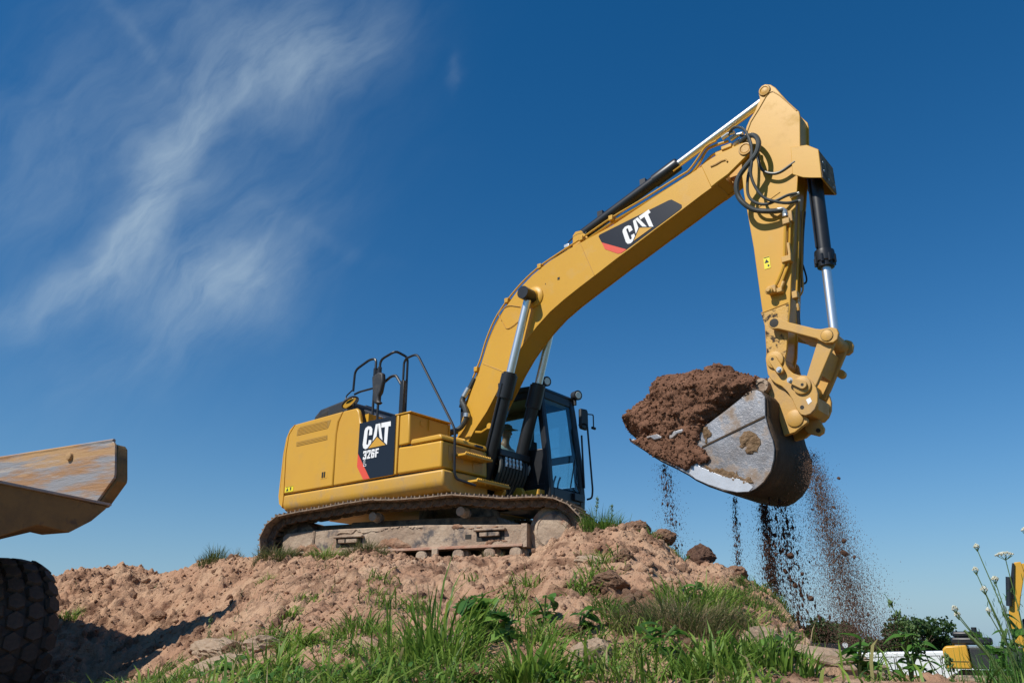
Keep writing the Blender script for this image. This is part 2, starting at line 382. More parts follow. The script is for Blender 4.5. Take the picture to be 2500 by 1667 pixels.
def glassmat(name, tint, refl=.12):
    m = bpy.data.materials.new(name); m.use_nodes = True; N, L = m.node_tree.nodes, m.node_tree.links; N.clear()
    out = N.new('ShaderNodeOutputMaterial'); t = N.new('ShaderNodeBsdfTransparent'); t.inputs[0].default_value = (*tint, 1)
    g = N.new('ShaderNodeBsdfGlossy'); g.inputs['Roughness'].default_value = .02; lw = N.new('ShaderNodeLayerWeight'); lw.inputs[0].default_value = .5
    pw = N.new('ShaderNodeMath'); pw.operation = 'POWER'; L.new(lw.outputs['Facing'], pw.inputs[0]); pw.inputs[1].default_value = 5.; fz = N.new('ShaderNodeMath'); fz.operation = 'MULTIPLY_ADD'; L.new(pw.outputs[0], fz.inputs[0]); fz.inputs[1].default_value = .85; fz.inputs[2].default_value = .07
    x = N.new('ShaderNodeMixShader'); L.new(fz.outputs[0], x.inputs[0]); L.new(t.outputs[0], x.inputs[1]); L.new(g.outputs[0], x.inputs[2]); L.new(x.outputs[0], out.inputs[0])
    return m
M['glass'] = glassmat('tinted_cab_glass', (.84, .94, .95))

# ------------------------------------------------------------------ the ground
def ground_mat():
    m = M['dirt']; N, L = m.node_tree.nodes, m.node_tree.links; b = N['Principled BSDF']
    cur = b.inputs['Base Color'].links[0].from_socket
    g = N.new('ShaderNodeNewGeometry'); s = N.new('ShaderNodeVectorMath'); s.operation = 'DISTANCE'; L.new(g.outputs['Position'], s.inputs[0]); s.inputs[1].default_value = (1.5, -1.8, 0)
    nz_ = N.new('ShaderNodeTexNoise'); nz_.inputs['Scale'].default_value = .5; nz_.inputs['Detail'].default_value = 6; L.new(g.outputs['Position'], nz_.inputs['Vector'])
    a = N.new('ShaderNodeMath'); a.operation = 'MULTIPLY_ADD'; L.new(nz_.outputs['Fac'], a.inputs[0]); a.inputs[1].default_value = 4.; L.new(s.outputs['Value'], a.inputs[2])
    r_ = N.new('ShaderNodeMapRange'); L.new(a.outputs[0], r_.inputs['Value']); r_.inputs['From Min'].default_value = 9.3; r_.inputs['From Max'].default_value = 10.6
    gn = N.new('ShaderNodeTexNoise'); gn.inputs['Scale'].default_value = 3.; gn.inputs['Detail'].default_value = 8; L.new(g.outputs['Position'], gn.inputs['Vector'])
    gm = N.new('ShaderNodeMix'); gm.data_type = 'RGBA'; L.new(gn.outputs['Fac'], gm.inputs['Factor']); gm.inputs[6].default_value = (.04, .065, .018, 1); gm.inputs[7].default_value = (.09, .11, .035, 1)
    x = N.new('ShaderNodeMix'); x.data_type = 'RGBA'; L.new(r_.outputs[0], x.inputs['Factor']); L.new(cur, x.inputs[6]); L.new(gm.outputs[2], x.inputs[7]); L.new(x.outputs[2], b.inputs['Base Color'])
ground_mat()
ED = np.array([-0.62921, 0.77723]); ER = np.array([0.77723, 0.62921]); C2 = np.array([CAM.x, CAM.y])
def w2(r, d): return C2[0] + r * ER[0] + d * ED[0], C2[1] + r * ER[1] + d * ED[1]
def rd_of(x, y):
    a, b = x - C2[0], y - C2[1]
    return a * ER[0] + b * ER[1], a * ED[0] + b * ED[1]
CREST = np.array([(-2.0, 15, -0.3), (-0.8, 12.5, -0.04), (-0.539, 12.3, 0.02), (-0.4837, 12.3, 0.13), (-0.4634, 12.3, 0.2), (-0.4408, 12.25, 0.12), (-0.418, 12.2, 0.06), (-0.3851, 12.1, 0.16), (-0.3558, 12, 0.22), (-0.3172, 11.6, 0.25), (-0.2987, 11.35, 0.25), (-0.2601, 11.15, 0.23), (-0.2209, 11.0, 0.2), (-0.1751, 10.85, 0.22), (-0.1479, 10.75, 0.19), (-0.1028, 10.6, 0.11), (-0.0529, 10.4, 0.12), (-0.0039, 10.2, 0.12), (0.0259, 10.05, 0.1), (0.038, 10.0, 0.14), (0.0482, 9.95, 0.26), (0.0768, 9.9, 0.34), (0.0985, 9.85, 0.31), (0.1255, 9.8, 0.36), (0.1604, 9.6, 0.32), (0.184, 9.4, 0.19), (0.2033, 9.2, 0.0), (0.2222, 9.0, -0.09), (0.2511, 8.8, -0.12), (0.2835, 8.5, -0.28), (0.2976, 8.3, -0.38), (0.3162, 8.0, -0.5), (0.3371, 7, -0.76), (0.3629, 6.2, -0.92), (0.3845, 5.8, -0.99), (0.425, 5.2, -1.04), (0.4938, 4.8, -1.09), (0.6778, 4.5, -1.12), (1.0714, 4.2, -1.5), (2.5, 4, -2.3)])    # bearing (sideways / forward), distance, height of the crest
def smooth(a, b, x):
    t = np.clip((x - a) / (b - a), 0, 1); return t * t * (3 - 2 * t)
def base_height(r, d):
    az = r / np.maximum(d, .8)
    dc = np.interp(az, CREST[:, 0], CREST[:, 1]); zc = np.interp(az, CREST[:, 0], CREST[:, 2])
    toe = np.interp(r, [-30, -8, -4.6, -3.4, -2.4, -1.6, 1.5, 2.6, 4, 9], [-1.75, -1.75, -1.72, -1.5, -1.15, -1.05, -1.0, -1.0, -1.12, -2.3])
    td = np.interp(r, [-8, -4.6, -3.4, -2.2, -1.2, 1.5, 2.6], [9.2, 8.7, 7.2, 5.6, 4.3, 3.7, 3.2])
    s = np.clip((dc - d) / np.maximum(dc - td, .4), 0, 1)
    front = zc + (toe - zc) * (.55 * s + .45 * s * s * (3 - 2 * s)) ** 1.05
    near = toe + (np.minimum(toe, -2.1) - toe) * smooth(0, 1, (td - d) / np.maximum(td, 1))
    z = np.where(d > dc, zc, np.where(d > td, front, near))
    plat = .03 + 0 * r
    right = smooth(1.25, 2.6, r); plat = plat * (1 - right) + (-1.2) * right
    back = plat + (-2.45 - plat) * smooth(17 - right * 7, 25 - right * 11, d) - .9 * smooth(29, 33, d)
    z = np.where(d > dc, zc + (back - zc) * smooth(0, .55, d - dc), z)
    far = smooth(6, 30, np.abs(r)); z = z * (1 - far) + np.where(d > 0, -2.45 - .9 * smooth(29, 33, d), -2.3) * far
    return z
BUMPS = []
def rough_height(r, d):
    x, y = r, d
    calm = smooth(22, 14, d) * smooth(12, 8, np.abs(r))
    near = .45 + .55 * smooth(4, 8, d)
    h = .09 * fbm2(x * 1.0, y * 1.0, 3, 3) + .085 * fbm2(x * 2.7, y * 2.7, 3, 11)
    k = smooth(-.25, .2, noise2(x * 1.3, y * 1.3, 41)); k2 = smooth(-.2, .2, noise2(x * 1.7, y * 1.7, 47))
    cl = np.abs(fbm2(x * 5, y * 5, 3, 23)); h = h + .10 * (.22 - cl) * (.35 + k)
    cl = np.abs(fbm2(x * 13, y * 13, 3, 29)); h = h + .065 * (.2 - cl) * (.3 + .9 * k2)
    tt = 3.4 * fbm2(x * 1.5, y * 2.3, 3, 61) + .5 * fbm2(x * 7, y * 7, 2, 62); ff = tt - np.floor(tt)     # broken ledges
    h = h + .085 * (smooth(.36, .60, ff) - ff) * smooth(3.5, 5, d)
    h = h + .034 * fbm2(x * 26, y * 26, 2, 31, .7) * (.3 + .8 * k)
    return h * calm * near
def axis_coords(lo, hi, step, far_lo, far_hi):
    a = np.arange(lo, hi, step)
    g = [lo]; q = step
    while g[-1] > far_lo: q *= 1.35; g.append(g[-1] - q)
    h = [a[-1]]; q = step
    while h[-1] < far_hi: q *= 1.35; h.append(h[-1] + q)
    return np.concatenate([np.array(g[1:])[::-1], a, np.array(h[1:])])
RA = axis_coords(-6.9, 3.6, .019, -1500, 1500); DA = axis_coords(2.6, 12.9, .019, -300, 2600)
GR, GD = np.meshgrid(RA, DA)
GZ = base_height(GR, GD) + rough_height(GR, GD)
def stamp(r0, d0, rad, h, sq=1.0, an=0.0):     # press a rounded lump (or, with h < 0, a hollow) into the ground sheet
    i0, i1 = np.searchsorted(RA, [r0 - rad * 1.6, r0 + rad * 1.6]); j0, j1 = np.searchsorted(DA, [d0 - rad * 1.6, d0 + rad * 1.6])
    if i1 <= i0 or j1 <= j0: return
    a, b = GR[j0:j1, i0:i1] - r0, GD[j0:j1, i0:i1] - d0
    ca, sa = math.cos(an), math.sin(an); u, v = a * ca + b * sa, (-a * sa + b * ca) * sq
    t = np.sqrt(u * u + v * v) / rad
    GZ[j0:j1, i0:i1] += h * np.where(t < 1, np.sqrt(np.clip(1 - t ** 2.4, 0, 1)), 0)
for k in range(9000):
    r0 = rng.uniform(-6.7, 3.2); d0 = rng.uniform(3.4, 12.6)
    if noise2(np.array(r0 * 1.2), np.array(d0 * 1.2), 77) < rng.uniform(-.45, .2): continue
    rad = min(.02 * (1 / max(rng.random(), .02)) ** .5, .10) * (.45 + .55 * d0 / 12)
    stamp(r0, d0, rad, rad * rng.uniform(.25, .6), rng.uniform(1, 1.7), rng.uniform(0, 3.1))
for k in range(1300):
    d0 = rng.uniform(4.5, 12.0); rad = rng.uniform(.02, .12) * (.4 + .6 * d0 / 12); stamp(rng.uniform(-6.7, 3.0), d0, rad, -rad * rng.uniform(.3, .75), rng.uniform(1, 2.6), rng.uniform(0, 3.1))
for q in [(-3.35, 10.6, .26, -.16, 1.9, .1), (-2.95, 10.7, .2, -.12, 2.2, .1), (0.55, 8.6, .15, -.1, 1.2, 0), (0.9, 8.3, .2, -.12, 1.5, .4), (.80, 9.6, .22, .08, 1, 0), (-1.1, 7.5, .2, -.1, 1.4, 0), (-3.3, 8.4, .32, .14, 1.2, 0), (-3.6, 8.0, .28, .12, 1.1, .5)]:
    stamp(*q)
def ground(r, d):
    i = np.clip(np.searchsorted(RA, r), 1, len(RA) - 1); j = np.clip(np.searchsorted(DA, d), 1, len(DA) - 1)
    a = (r - RA[i - 1]) / (RA[i] - RA[i - 1]); b = (d - DA[j - 1]) / (DA[j] - DA[j - 1])
    return (GZ[j - 1, i - 1] * (1 - a) + GZ[j - 1, i] * a) * (1 - b) + (GZ[j, i - 1] * (1 - a) + GZ[j, i] * a) * b
#CUT
X_, Y_ = w2(GR, GD); nr, nd = len(RA), len(DA)
idx = np.arange(nr * nd).reshape(nd, nr)
gf = np.stack([idx[:-1, :-1], idx[:-1, 1:], idx[1:, 1:], idx[1:, :-1]], -1).reshape(-1, 4)
g = npmesh('ground', np.stack([X_, Y_, GZ], -1).reshape(-1, 3), gf, M['dirt'], smooth=False)
tag(g, kind='structure')

M['mudpatch'] = mat('dried_olive_mud', (.17, .108, .06), .95, var=(.27, .18, .11), vscale=14, bump=.8, bscale=50, spec=.1)

M['sill'] = mat('dusty_lower_paint', (.60, .33, .042), .45, var=(.55, .32, .075), vscale=2.2, dirt=(.40, .26, .12), dscale=5, dfac=(.53, .72), third=((.26, .17, .08), 26, (.64, .74)))

# ================================================================== the excavator
EX = tag(empty('excavator', (0, 0, .05)), 'large yellow tracked excavator on the mound holding a full bucket of soil in the air', 'excavator')
EXI = Matrix.Translation((0, 0, -.05))
_put = put
def put(name, mesh, m=None, parent=None, smooth=None):
    o = _put(name, mesh, m, parent, smooth)
    if parent is EX: o.matrix_parent_inverse = EXI
    return o
def pris(name, poly, y0, y1, m, parent=EX, bevel=.01, smooth=35, ax='xz'):
    return MB().prism(poly, y0, y1, ax).build(name, m, parent, bevel, smooth)
YS = -1.437
# ---- house: belly, core, counterweight, side panels
prof = [(-1.437, 1.36), (-1.437, 1.215), (-1.425, 1.165), (-1.39, 1.12), (-1.33, 1.085), (-1.2, 1.06), (-.5, 1.05), (1.3, 1.05), (1.38, 1.1), (1.38, 1.36)]
prof2 = [(-1.437, 1.357), (-1.437, 1.215), (-1.425, 1.165), (-1.39, 1.12), (-1.33, 1.085), (-1.2, 1.06), (-.5, 1.05), (-.5, 1.357)]
MB().prism(prof2, -2.515, .995, 'yz').build('side_sill', M['sill'], EX, .03)
MB().prism([(-.498, 1.05), (1.3, 1.05), (1.38, 1.1), (1.38, 1.355), (-.498, 1.355)], -2.5, .35, 'yz').build('house_frame', M['yellow'], EX, .012)
core = MB(); core.box((-2.5, -1.30, 1.362), (-.75, 1.30, 2.44)); core.box((-.75, -1.29, 1.362), (.06, -.55, 2.2)); core.box((-.75, -.55, 1.362), (-.3, .42, 2.0))
core.build('engine_housing', M['yellow'], EX)
# counterweight: a curved block, rounded at its top and foot
cwm = MB(); rows = []
zprof = [(1.13, .20), (1.16, .10), (1.22, .045), (1.32, .012), (1.5, 0), (2.1, .0), (2.30, .03), (2.40, .08), (2.47, .16), (2.51, .30)]
ang = np.linspace(-1.437, 1.437, 25)
for z, ins in zprof:
    row = []
    for yy in ang:
        sgn = 1 if yy > 0 else -1; ya = min(abs(yy), 1.437 - ins * .35)
        x = -math.sqrt(max(3.0 ** 2 - ya ** 2 * 1.0, 0)) + ins
        if abs(yy) > 1.40: x = -2.62 + ins * .9; ya = 1.437 - ins * .10
        elif abs(yy) > 1.3: x = -2.66 + ins; ya = min(abs(yy), 1.437 - ins * .3)
        row.append((x, sgn * ya, z))
    rows.append(row)
v = [p for r_ in rows for p in r_]; n = 25; f = [(i * n + k, i * n + k + 1, (i + 1) * n + k + 1, (i + 1) * n + k) for i in range(len(rows) - 1) for k in range(n - 1)]
b0 = len(v); v += [(-2.45, -1.42, 1.13), (-2.45, 1.42, 1.13), (-2.35, -1.40, 2.51), (-2.35, 1.40, 2.51)]
f += [tuple(range(n - 1, -1, -1)) + (b0, b0 + 1), tuple((len(rows) - 1) * n + k for k in range(n)) + (b0 + 3, b0 + 2)]
me = MB(); me.v = v; me.f = f
# side returns of the counterweight up to the panel seam
me.prism([(-2.65, 1.36), (-2.61, 1.23), (-2.525, 1.175), (-2.518, 1.36), (-2.575, 2.05), (-2.545, 2.355), (-2.405, 2.505), (-2.52, 2.44), (-2.60, 2.30), (-2.64, 2.05)], -1.434, -1.36)
me.build('counterweight', M['yellow'], EX, 0, 40)
door1 = [(-2.515, 1.375), (-1.306, 1.375), (-1.328, 2.17), (-1.298, 2.37), (-1.21, 2.525), (-2.395, 2.505), (-2.535, 2.355), (-2.565, 2.05)]
panel2 = [(-1.294, 1.375), (.028, 1.385), (.012, 2.265), (-.765, 2.27), (-.80, 2.40), (-.835, 2.485), (-.89, 2.522), (-1.19, 2.525), (-1.28, 2.37), (-1.312, 2.17)]
pris('seam_backing', [(-2.53, 1.36), (.92, 1.36), (.90, 1.74), (.28, 1.8), (.28, 2.24), (-.78, 2.25), (-.85, 2.5), (-2.4, 2.49), (-2.57, 2.1)], -1.40, -1.30, M['seam'], bevel=0)
pd1 = pris('rear_side_door', door1, YS, -1.37, M['yellow'], bevel=.022, smooth=50)
pris('middle_side_door', panel2, YS - .001, -1.37, M['yellow'], bevel=.022, smooth=50)
M['vent'] = mat('vent_mesh', (.34, .19, .03), .6)
for vt in ([(-2.32, 2.30), (-2.31, 2.40), (-2.24, 2.44), (-1.63, 2.44), (-1.47, 2.43), (-1.52, 2.31)], [(-2.31, 2.195), (-1.53, 2.195), (-1.52, 2.12), (-2.30, 2.12)]):
    vn = pris('vent', vt, YS - .0025, YS + .01, M['vent'], pd1, 0)
    sl = MB(); z0, z1 = min(q[1] for q in vt), max(q[1] for q in vt); x0, x1 = -2.29, -1.54
    for k in range(int((z1 - z0) / .022)):
        zz = z0 + .011 + k * .022
        sl.box((x0, YS - .007, zz - .004), (x1 - (zz - z0) * .2, YS - .002, zz + .004))
    sl.build('louvre', M['yellow'], vn)
lt = MB(); lt.box((-1.60, YS - .003, 1.51), (-1.45, YS + .003, 1.63)); lt.build('latch_plate', M['yellow'], pd1, .004)
MB().box((-1.575, YS - .01, 1.53), (-1.545, YS - .002, 1.615)).box((-1.525, YS - .01, 1.53), (-1.50, YS - .002, 1.615)).build('latch', M['seam'], pd1)
st = MB().box((-2.48, YS - .004, 1.40), (-2.27, YS - .001, 1.485)).build('warning_sticker', M['warn'], pd1)
MB().prism([(-2.45, 1.415), (-2.39, 1.415), (-2.42, 1.47)], YS - .006, YS - .0035).box((-2.35, YS - .006, 1.42), (-2.32, YS - .0035, 1.47)).box((-2.46, YS - .006, 1.478), (-2.28, YS - .0035, 1.483)).build('sticker_print', M['decal'], st)
pris('corner_post', [(.038, 1.385), (.083, 1.39), (.072, 2.262), (.022, 2.262)], YS - .002, -1.30, M['yellow'], bevel=.012)
# house decal and lettering
H = dict(C=[(-0.48, 2.04), (-0.478, 2.13), (-0.515, 2.172), (-0.58, 2.187), (-0.632, 2.167), (-0.652, 2.13), (-0.672, 1.92), (-0.655, 1.868), (-0.61, 1.843), (-0.555, 1.85), (-0.487, 1.91), (-0.483, 1.962), (-0.542, 1.97), (-0.552, 1.912), (-0.572, 1.9), (-0.592, 1.918), (-0.58, 2.12), (-0.56, 2.14), (-0.542, 2.125), (-0.548, 2.042)],
         A1=[(-0.41, 2.19), (-0.362, 2.19), (-0.378, 1.98), (-0.465, 1.905)], A2=[(-0.363, 2.19), (-0.312, 2.19), (-0.232, 1.885), (-0.30, 1.945)],
         T1=[(-0.29, 2.19), (-0.09, 2.185), (-0.082, 2.113), (-0.285, 2.118)], T2=[(-0.205, 2.115), (-0.133, 2.114), (-0.142, 1.84), (-0.205, 1.87)],
         tri=[(-0.36, 1.99), (-0.17, 1.845), (-0.54, 1.845)], trib=[(-0.36, 2.018), (-0.135, 1.837), (-0.575, 1.837)])
hd = pris('house_decal', [(-.775, 2.262), (.008, 2.258), (.022, 1.392), (-.468, 1.392), (-.768, 1.8)], YS - .004, YS, M['decal'], bevel=0)
pris('red_stripe', [(-.768, 1.797), (-.472, 1.392), (-.61, 1.392), (-.768, 1.6)], YS - .0042, YS, M['red'], hd, 0)
def logo(fn, y, s, parent):
    w = MB()
    for k in ('C', 'A1', 'A2', 'T1', 'T2'): w.prism([fn(*q) for q in H[k]], y - .002 * s, y)
    w.build('lettering', M['white'], parent, 0)
    MB().prism([fn(*q) for q in H['trib']], y - .0035 * s, y - .001).build('triangle_edge', M['decal'], parent, 0)
    MB().prism([fn(*q) for q in H['tri']], y - .005 * s, y - .001).build('triangle', M['tri'], parent, 0)
logo(lambda a, b: (a, b), YS - .004, 1, hd)
GLY = {'3': [[(0, 1), (1, 1), (1, .8), (0, .8)], [(.62, 1), (1, 1), (1, .5), (.62, .5)], [(.25, .6), (1, .6), (1, .42), (.25, .42)], [(.62, .5), (1, .5), (1, 0), (.62, 0)], [(0, .2), (1, .2), (1, 0), (0, 0)], [(0, .8), (.36, .8), (.36, .7), (0, .7)], [(0, .3), (.36, .3), (.36, .2), (0, .2)]],
       '2': [[(0, 1), (1, 1), (1, .8), (0, .8)], [(.62, .9), (1, .9), (1, .55), (.62, .55)], [(.62, .6), (1, .6), (.42, .15), (0, .15)], [(0, .2), (1, .2), (1, 0), (0, 0)], [(0, .85), (.36, .85), (.36, .66), (0, .66)]],
       '6': [[(0, .9), (.38, .9), (.38, .1), (0, .1)], [(.08, 1), (.92, 1), (.92, .82), (.08, .82)], [(.08, .18), (.92, .18), (.92, 0), (.08, 0)], [(.62, .55), (1, .55), (1, .1), (.62, .1)], [(.2, .62), (.9, .62), (.9, .45), (.2, .45)], [(.62, .9), (1, .9), (1, .7), (.62, .7)]],
       'F': [[(0, 1), (.38, 1), (.38, 0), (0, 0)], [(.2, 1), (1, 1), (1, .8), (.2, .8)], [(.2, .6), (.9, .6), (.9, .42), (.2, .42)]]}
num = MB()
for i, ch in enumerate('326F'):
    for j, pl in enumerate(GLY[ch]):
        num.prism([(-.645 + i * .088 + p * .074, 1.69 + q * .128) for p, q in pl], YS - .006 - .0002 * j, YS - .003)
num.build('model_number', M['white'], hd, 0)
MB().box((-.625, YS - .0058, 1.585), (-.618, YS - .003, 1.68)).box((-.618, YS - .0058, 1.585), (-.565, YS - .003, 1.592)).box((-.618, YS - .0058, 1.673), (-.60, YS - .003, 1.68)).box((-.60, YS - .0058, 1.61), (-.594, YS - .003, 1.68)).box((-.594, YS - .0058, 1.61), (-.572, YS - .003, 1.616)).box((-.572, YS - .0058, 1.592), (-.565, YS - .003, 1.616)).build('model_letter', M['white'], hd, 0)
# ---- right front: fuel box, tool box, steps
ub = pris('upper_tank', [(.093, 1.795), (.31, 1.80), (.30, 1.95), (.285, 2.25), (.09, 2.25)], YS + .004, -.60, M['yellow'], bevel=.02)
MB().box((-.0, YS - .01, 2.252), (.325, -.585, 2.272)).build('tank_lid', M['yellow'], ub, .006)
MB().box((.29, -1.05, 2.06), (.315, -1.03, 2.22)).box((.293, -1.22, 2.10), (.302, -1.16, 2.17)).box((.29, -.62, 1.85), (.31, -.6, 2.24)).build('tank_bracket', M['yellow'], ub)
MB().lathe((-.12, -1.1, 2.25), (0, 0, 1), [(0, .06), (.04, .06), (.05, .045), (.06, .045)], 14).build('filler_cap', M['black_plastic'], ub)
tb = MB().prism([(.093, 1.385), (.96, 1.375), (.945, 1.755), (.36, 1.762), (.093, 1.775)], YS - .001, -.48).build('tool_box', M['yellow'], EX, .03, 50, 3)
MB().prism([(.33, 1.778), (.95, 1.772), (.93, 1.83), (.90, 1.85), (.35, 1.852)], YS, -.47).build('tool_box_lid', M['yellow'], tb, .022, 50, 3)
rc = MB().box((.952, -1.30, 1.50), (.958, -1.0, 1.70)).box((.955, -.86, 1.62), (.961, -.60, 1.74)).box((.957, -.80, 1.42), (.963, -.60, 1.56)); rc.build('recess_shade_panel', M['yellow_worn'], tb, .003)  # raised plates; the duller yellow stands in for shade inside recesses
MB().box((.94, -.76, 1.785), (.975, -.60, 1.815)).build('lid_latch', M['black'], tb)
for nm, z, y0, y1, x1 in (('s1', 1.60, -1.18, -.60, 1.16), ('s2', 1.25, -1.02, -.30, 1.24)):
    sp = MB().box((.95, y0, z - .035), (x1, y1, z)).build('step', M['yellow'], EX, .008)
    tt = MB(); k = y0 + .02
    while k < y1 - .02:
        tt.prism([(k, z), (k + .012, z + .022), (k + .024, z)], x1 - .03, x1 - .002, 'yz'); tt.prism([(k, z), (k + .012, z + .022), (k + .024, z)], .98, 1.0, 'yz'); k += .036
    tt.build('grip_teeth', M['yellow'], sp, 0)
    bt = MB()
    for k in range(4): bt.cyl((x1 - .05, y0 + .1 + k * .12, z - .05), (x1 - .05, y0 + .1 + k * .12, z - .034), .012, 8)
    bt.build('bolt', M['yellow'], sp)
# ---- hood
hb = [(-2.72, 2.42), (-2.70, 2.66), (-2.64, 2.80), (-2.50, 2.90), (-1.95, 2.955), (-1.84, 2.95), (-1.79, 2.90), (-1.77, 2.42)]
ho = pris('engine_hood', hb, -.88, .85, M['black_plastic'], bevel=.05, smooth=60)
MB().prism([(-1.775, 2.42), (-1.775, 2.86), (-.80, 2.46), (-.78, 2.40)], -.55, .8).build('hood_front', M['black_plastic'], ho, .03)
grl = MB()
for x0 in (-2.60, -2.22): grl.prism([(x0, 2.60), (x0 + .02, 2.76), (x0 + .30, 2.83), (x0 + .32, 2.62)], -.886, -.87)
grl.build('hood_grille', M['seam'], ho, .004)
MB().prism([(-2.08, 2.94), (-2.03, 2.94), (-2.13, 3.07), (-2.155, 3.06)], -.2, -.05).build('exhaust_tip', M['black_plastic'], ho, .01)
cl_ = MB()
for k in range(3): cl_.tube(catmull([(-.86 + .02 * k, -1.1 + .06 * k, 2.28), (-.88, -1.05 + .06 * k, 2.42), (-.92, -.95 + .05 * k, 2.50), (-1.02, -.8, 2.46)], 5), .018, 6)
cl_.lathe((-.80, -1.16, 2.25), (0, 0, 1), [(0, .05), (.2, .05), (.22, .03)], 12)
cl_.build('filter_lines', M['steel'], EX)
# ---- handrails and mirrors
def rail(pts, r=.02, rad=.09): return MB().tube(fillet(pts, rad), r, 8).build('handrail', M['black'], EX)
rail([(-.11, -1.22, 2.25), (-.115, -1.22, 3.15), (-.07, -1.22, 3.21), (.16, -1.22, 3.235), (.94, -1.22, 2.02), (.985, -1.22, 1.93), (1.0, -1.22, 1.32), (1.02, -1.19, 1.25), (1.20, -1.0, 1.17)], .018)
rail([(-.66, -1.2, 2.25), (-.68, -1.2, 3.32), (-.34, -1.2, 3.395), (-.42, -.86, 3.40), (-.41, -.86, 2.3)], .02)
rail([(-.78, -1.2, 2.25), (-.775, -1.2, 3.36), (-.93, -1.2, 3.38), (-1.27, -1.2, 3.27), (-1.28, -1.2, 2.92)], .02)
rail([(-.775, -1.2, 2.88), (-1.12, -1.2, 2.88), (-1.24, -1.2, 2.86)], .017, .05)
rail([(-.55, -1.2, 2.93), (-.42, -1.19, 3.0), (-.32, -1.18, 3.0), (-.15, -1.21, 2.80)], .022, .1)
cpm = MB().box((-.15, -1.245, 2.25), (-.07, -1.195, 2.86)).cyl((-.775, -1.2, 3.08), (-.775, -1.2, 3.20), .034, 10).cyl((-.68, -1.2, 3.05), (-.68, -1.2, 3.2), .034, 10).box((-.775, -1.21, 3.1), (-.68, -1.19, 3.16)).build('rail_clamp', M['black'], EX, .006)
mr = MB().prism([(-.70, 3.02), (-.55, 3.06), (-.46, 3.03), (-.44, 2.90), (-.48, 2.72), (-.52, 2.68), (-.52, 2.60), (-.46, 2.56), (-.54, 2.54), (-.62, 2.58), (-.66, 2.74)], -1.34, -1.26).build('mirror', M['black_plastic'], EX, .025, 50)
MB().prism([(-.64, 2.99), (-.52, 2.99), (-.50, 2.75), (-.62, 2.75)], -1.262, -1.255).build('mirror_glass', M['mirror'], mr)
md = Vector((.50, .22, -.84)).normalized()
mr2 = MB().lathe((-1.27, -1.25, 2.72), md, [(-.05, .06), (-.03, .13), (.0, .15), (.012, .145)], 24).build('mirror', M['black_plastic'], EX)
MB().lathe((-1.27, -1.25, 2.72), md, [(.011, .13), (.017, .12)], 24).build('mirror_glass', M['mirror'], mr2)
MB().tube(fillet([(-1.28, -1.2, 2.95), (-1.42, -1.22, 2.86), (-1.40, -1.24, 2.72)], .04), .012, 6).cyl((-1.2, -1.22, 2.45), (-1.2, -1.22, 2.70), .014, 8).build('mirror_arm', M['black'], mr2)
# ---- boom
BOOM = [(0.25, 2.56), (0.37, 2.84), (0.52, 3.13), (0.63, 3.42), (0.72, 3.62), (0.84, 3.82), (1.03, 4.07), (1.28, 4.30), (1.58, 4.49), (1.90, 4.625), (2.27, 4.72), (2.66, 4.79), (3.05, 4.86), (3.77, 5.075), (4.15, 5.18), (4.51, 5.28), (4.59, 5.32), (4.75, 5.36), (4.98, 5.385), (5.10, 5.395), (5.175, 5.37), (5.215, 5.29), (5.19, 5.2), (5.03, 5.1), (4.87, 5.0), (4.72, 4.945), (4.64, 4.91), (4.48, 4.85), (4.16, 4.72), (3.74, 4.56), (3.29, 4.38), (3.1, 4.31), (2.78, 4.175), (2.47, 4.05), (2.19, 3.93), (1.92, 3.795), (1.67, 3.62), (1.47, 3.45), (1.30, 3.28), (1.12, 3.06), (0.91, 2.75), (0.7, 2.46), (0.45, 2.20), (.34, 2.05), (.33, 1.92), (.25, 1.84), (.15, 1.85), (.08, 1.93), (.08, 2.1), (.16, 2.33)]
tip = [q for q in BOOM if q[0] > 4.49]
bo = MB()
main = [(4.55, 5.29) if q[0] > 4.5 and q[1] > 5.1 else q for q in BOOM if not (q[0] > 4.55)]
main = BOOM[:16] + [(4.60, 5.30), (4.70, 4.93)] + BOOM[27:]
bo.prism(offset(main, .012), -.205, .205)
bo.prism(main, -.22, -.203); bo.prism(main, .203, .22)
boom = bo.build('boom', M['yellow'], EX, .006, 25)
tp = [(4.50, 5.283)] + BOOM[16:27] + [(4.615, 4.90)]
for s in (-1, 1): MB().prism(tp, s * .18, s * .236).build('boom_tip', M['yellow'], boom, .012, 30)
MB().prism([(4.5, 5.26), (4.7, 5.30), (4.80, 4.99), (4.62, 4.93)], -.178, .178).build('boom_nose', M['yellow'], boom, .01)
wd = MB()
for a, b in (((4.515, 5.255), (4.625, 4.925)), ((2.49, 4.735), (2.71, 4.165)), ((0.61, 3.25), (1.05, 3.02))):
    a, b = Vector((a[0], -.221, a[1])), Vector((b[0], -.221, b[1])); wd.tube([a, b], .006, 6)
wd.build('weld_seam', M['yellow_worn'], boom)
MB().lathe((1.62, -.18, 4.11), (0, -1, 0), [(0, .17), (.055, .17), (.075, .14), (.08, .10), (.14, .08)], 28).lathe((1.62, .18, 4.11), (0, 1, 0), [(0, .17), (.055, .17), (.075, .14), (.08, .10), (.14, .08)], 28).build('cylinder_boss', M['yellow'], boom)
MB().tube([(4.64, -.24, 5.21), (4.72, -.24, 5.215), (4.80, -.24, 5.235), (4.86, -.24, 5.23), (4.88, -.24, 5.19)], .014, 6).build('weld_bead', M['yellow_worn'], boom)
MB().lathe((5.14, -.20, 5.28), (0, -1, 0), [(0, .088), (.055, .088), (.057, .07), (.05, .065), (.045, .062), (.05, .055)], 24).build('boom_pin', M['yellow_worn'], boom)
MB().lathe((5.14, -.236, 5.28), (0, -1, 0), [(0, .094), (.006, .094)], 24).build('pin_seal', M['seam'], boom)
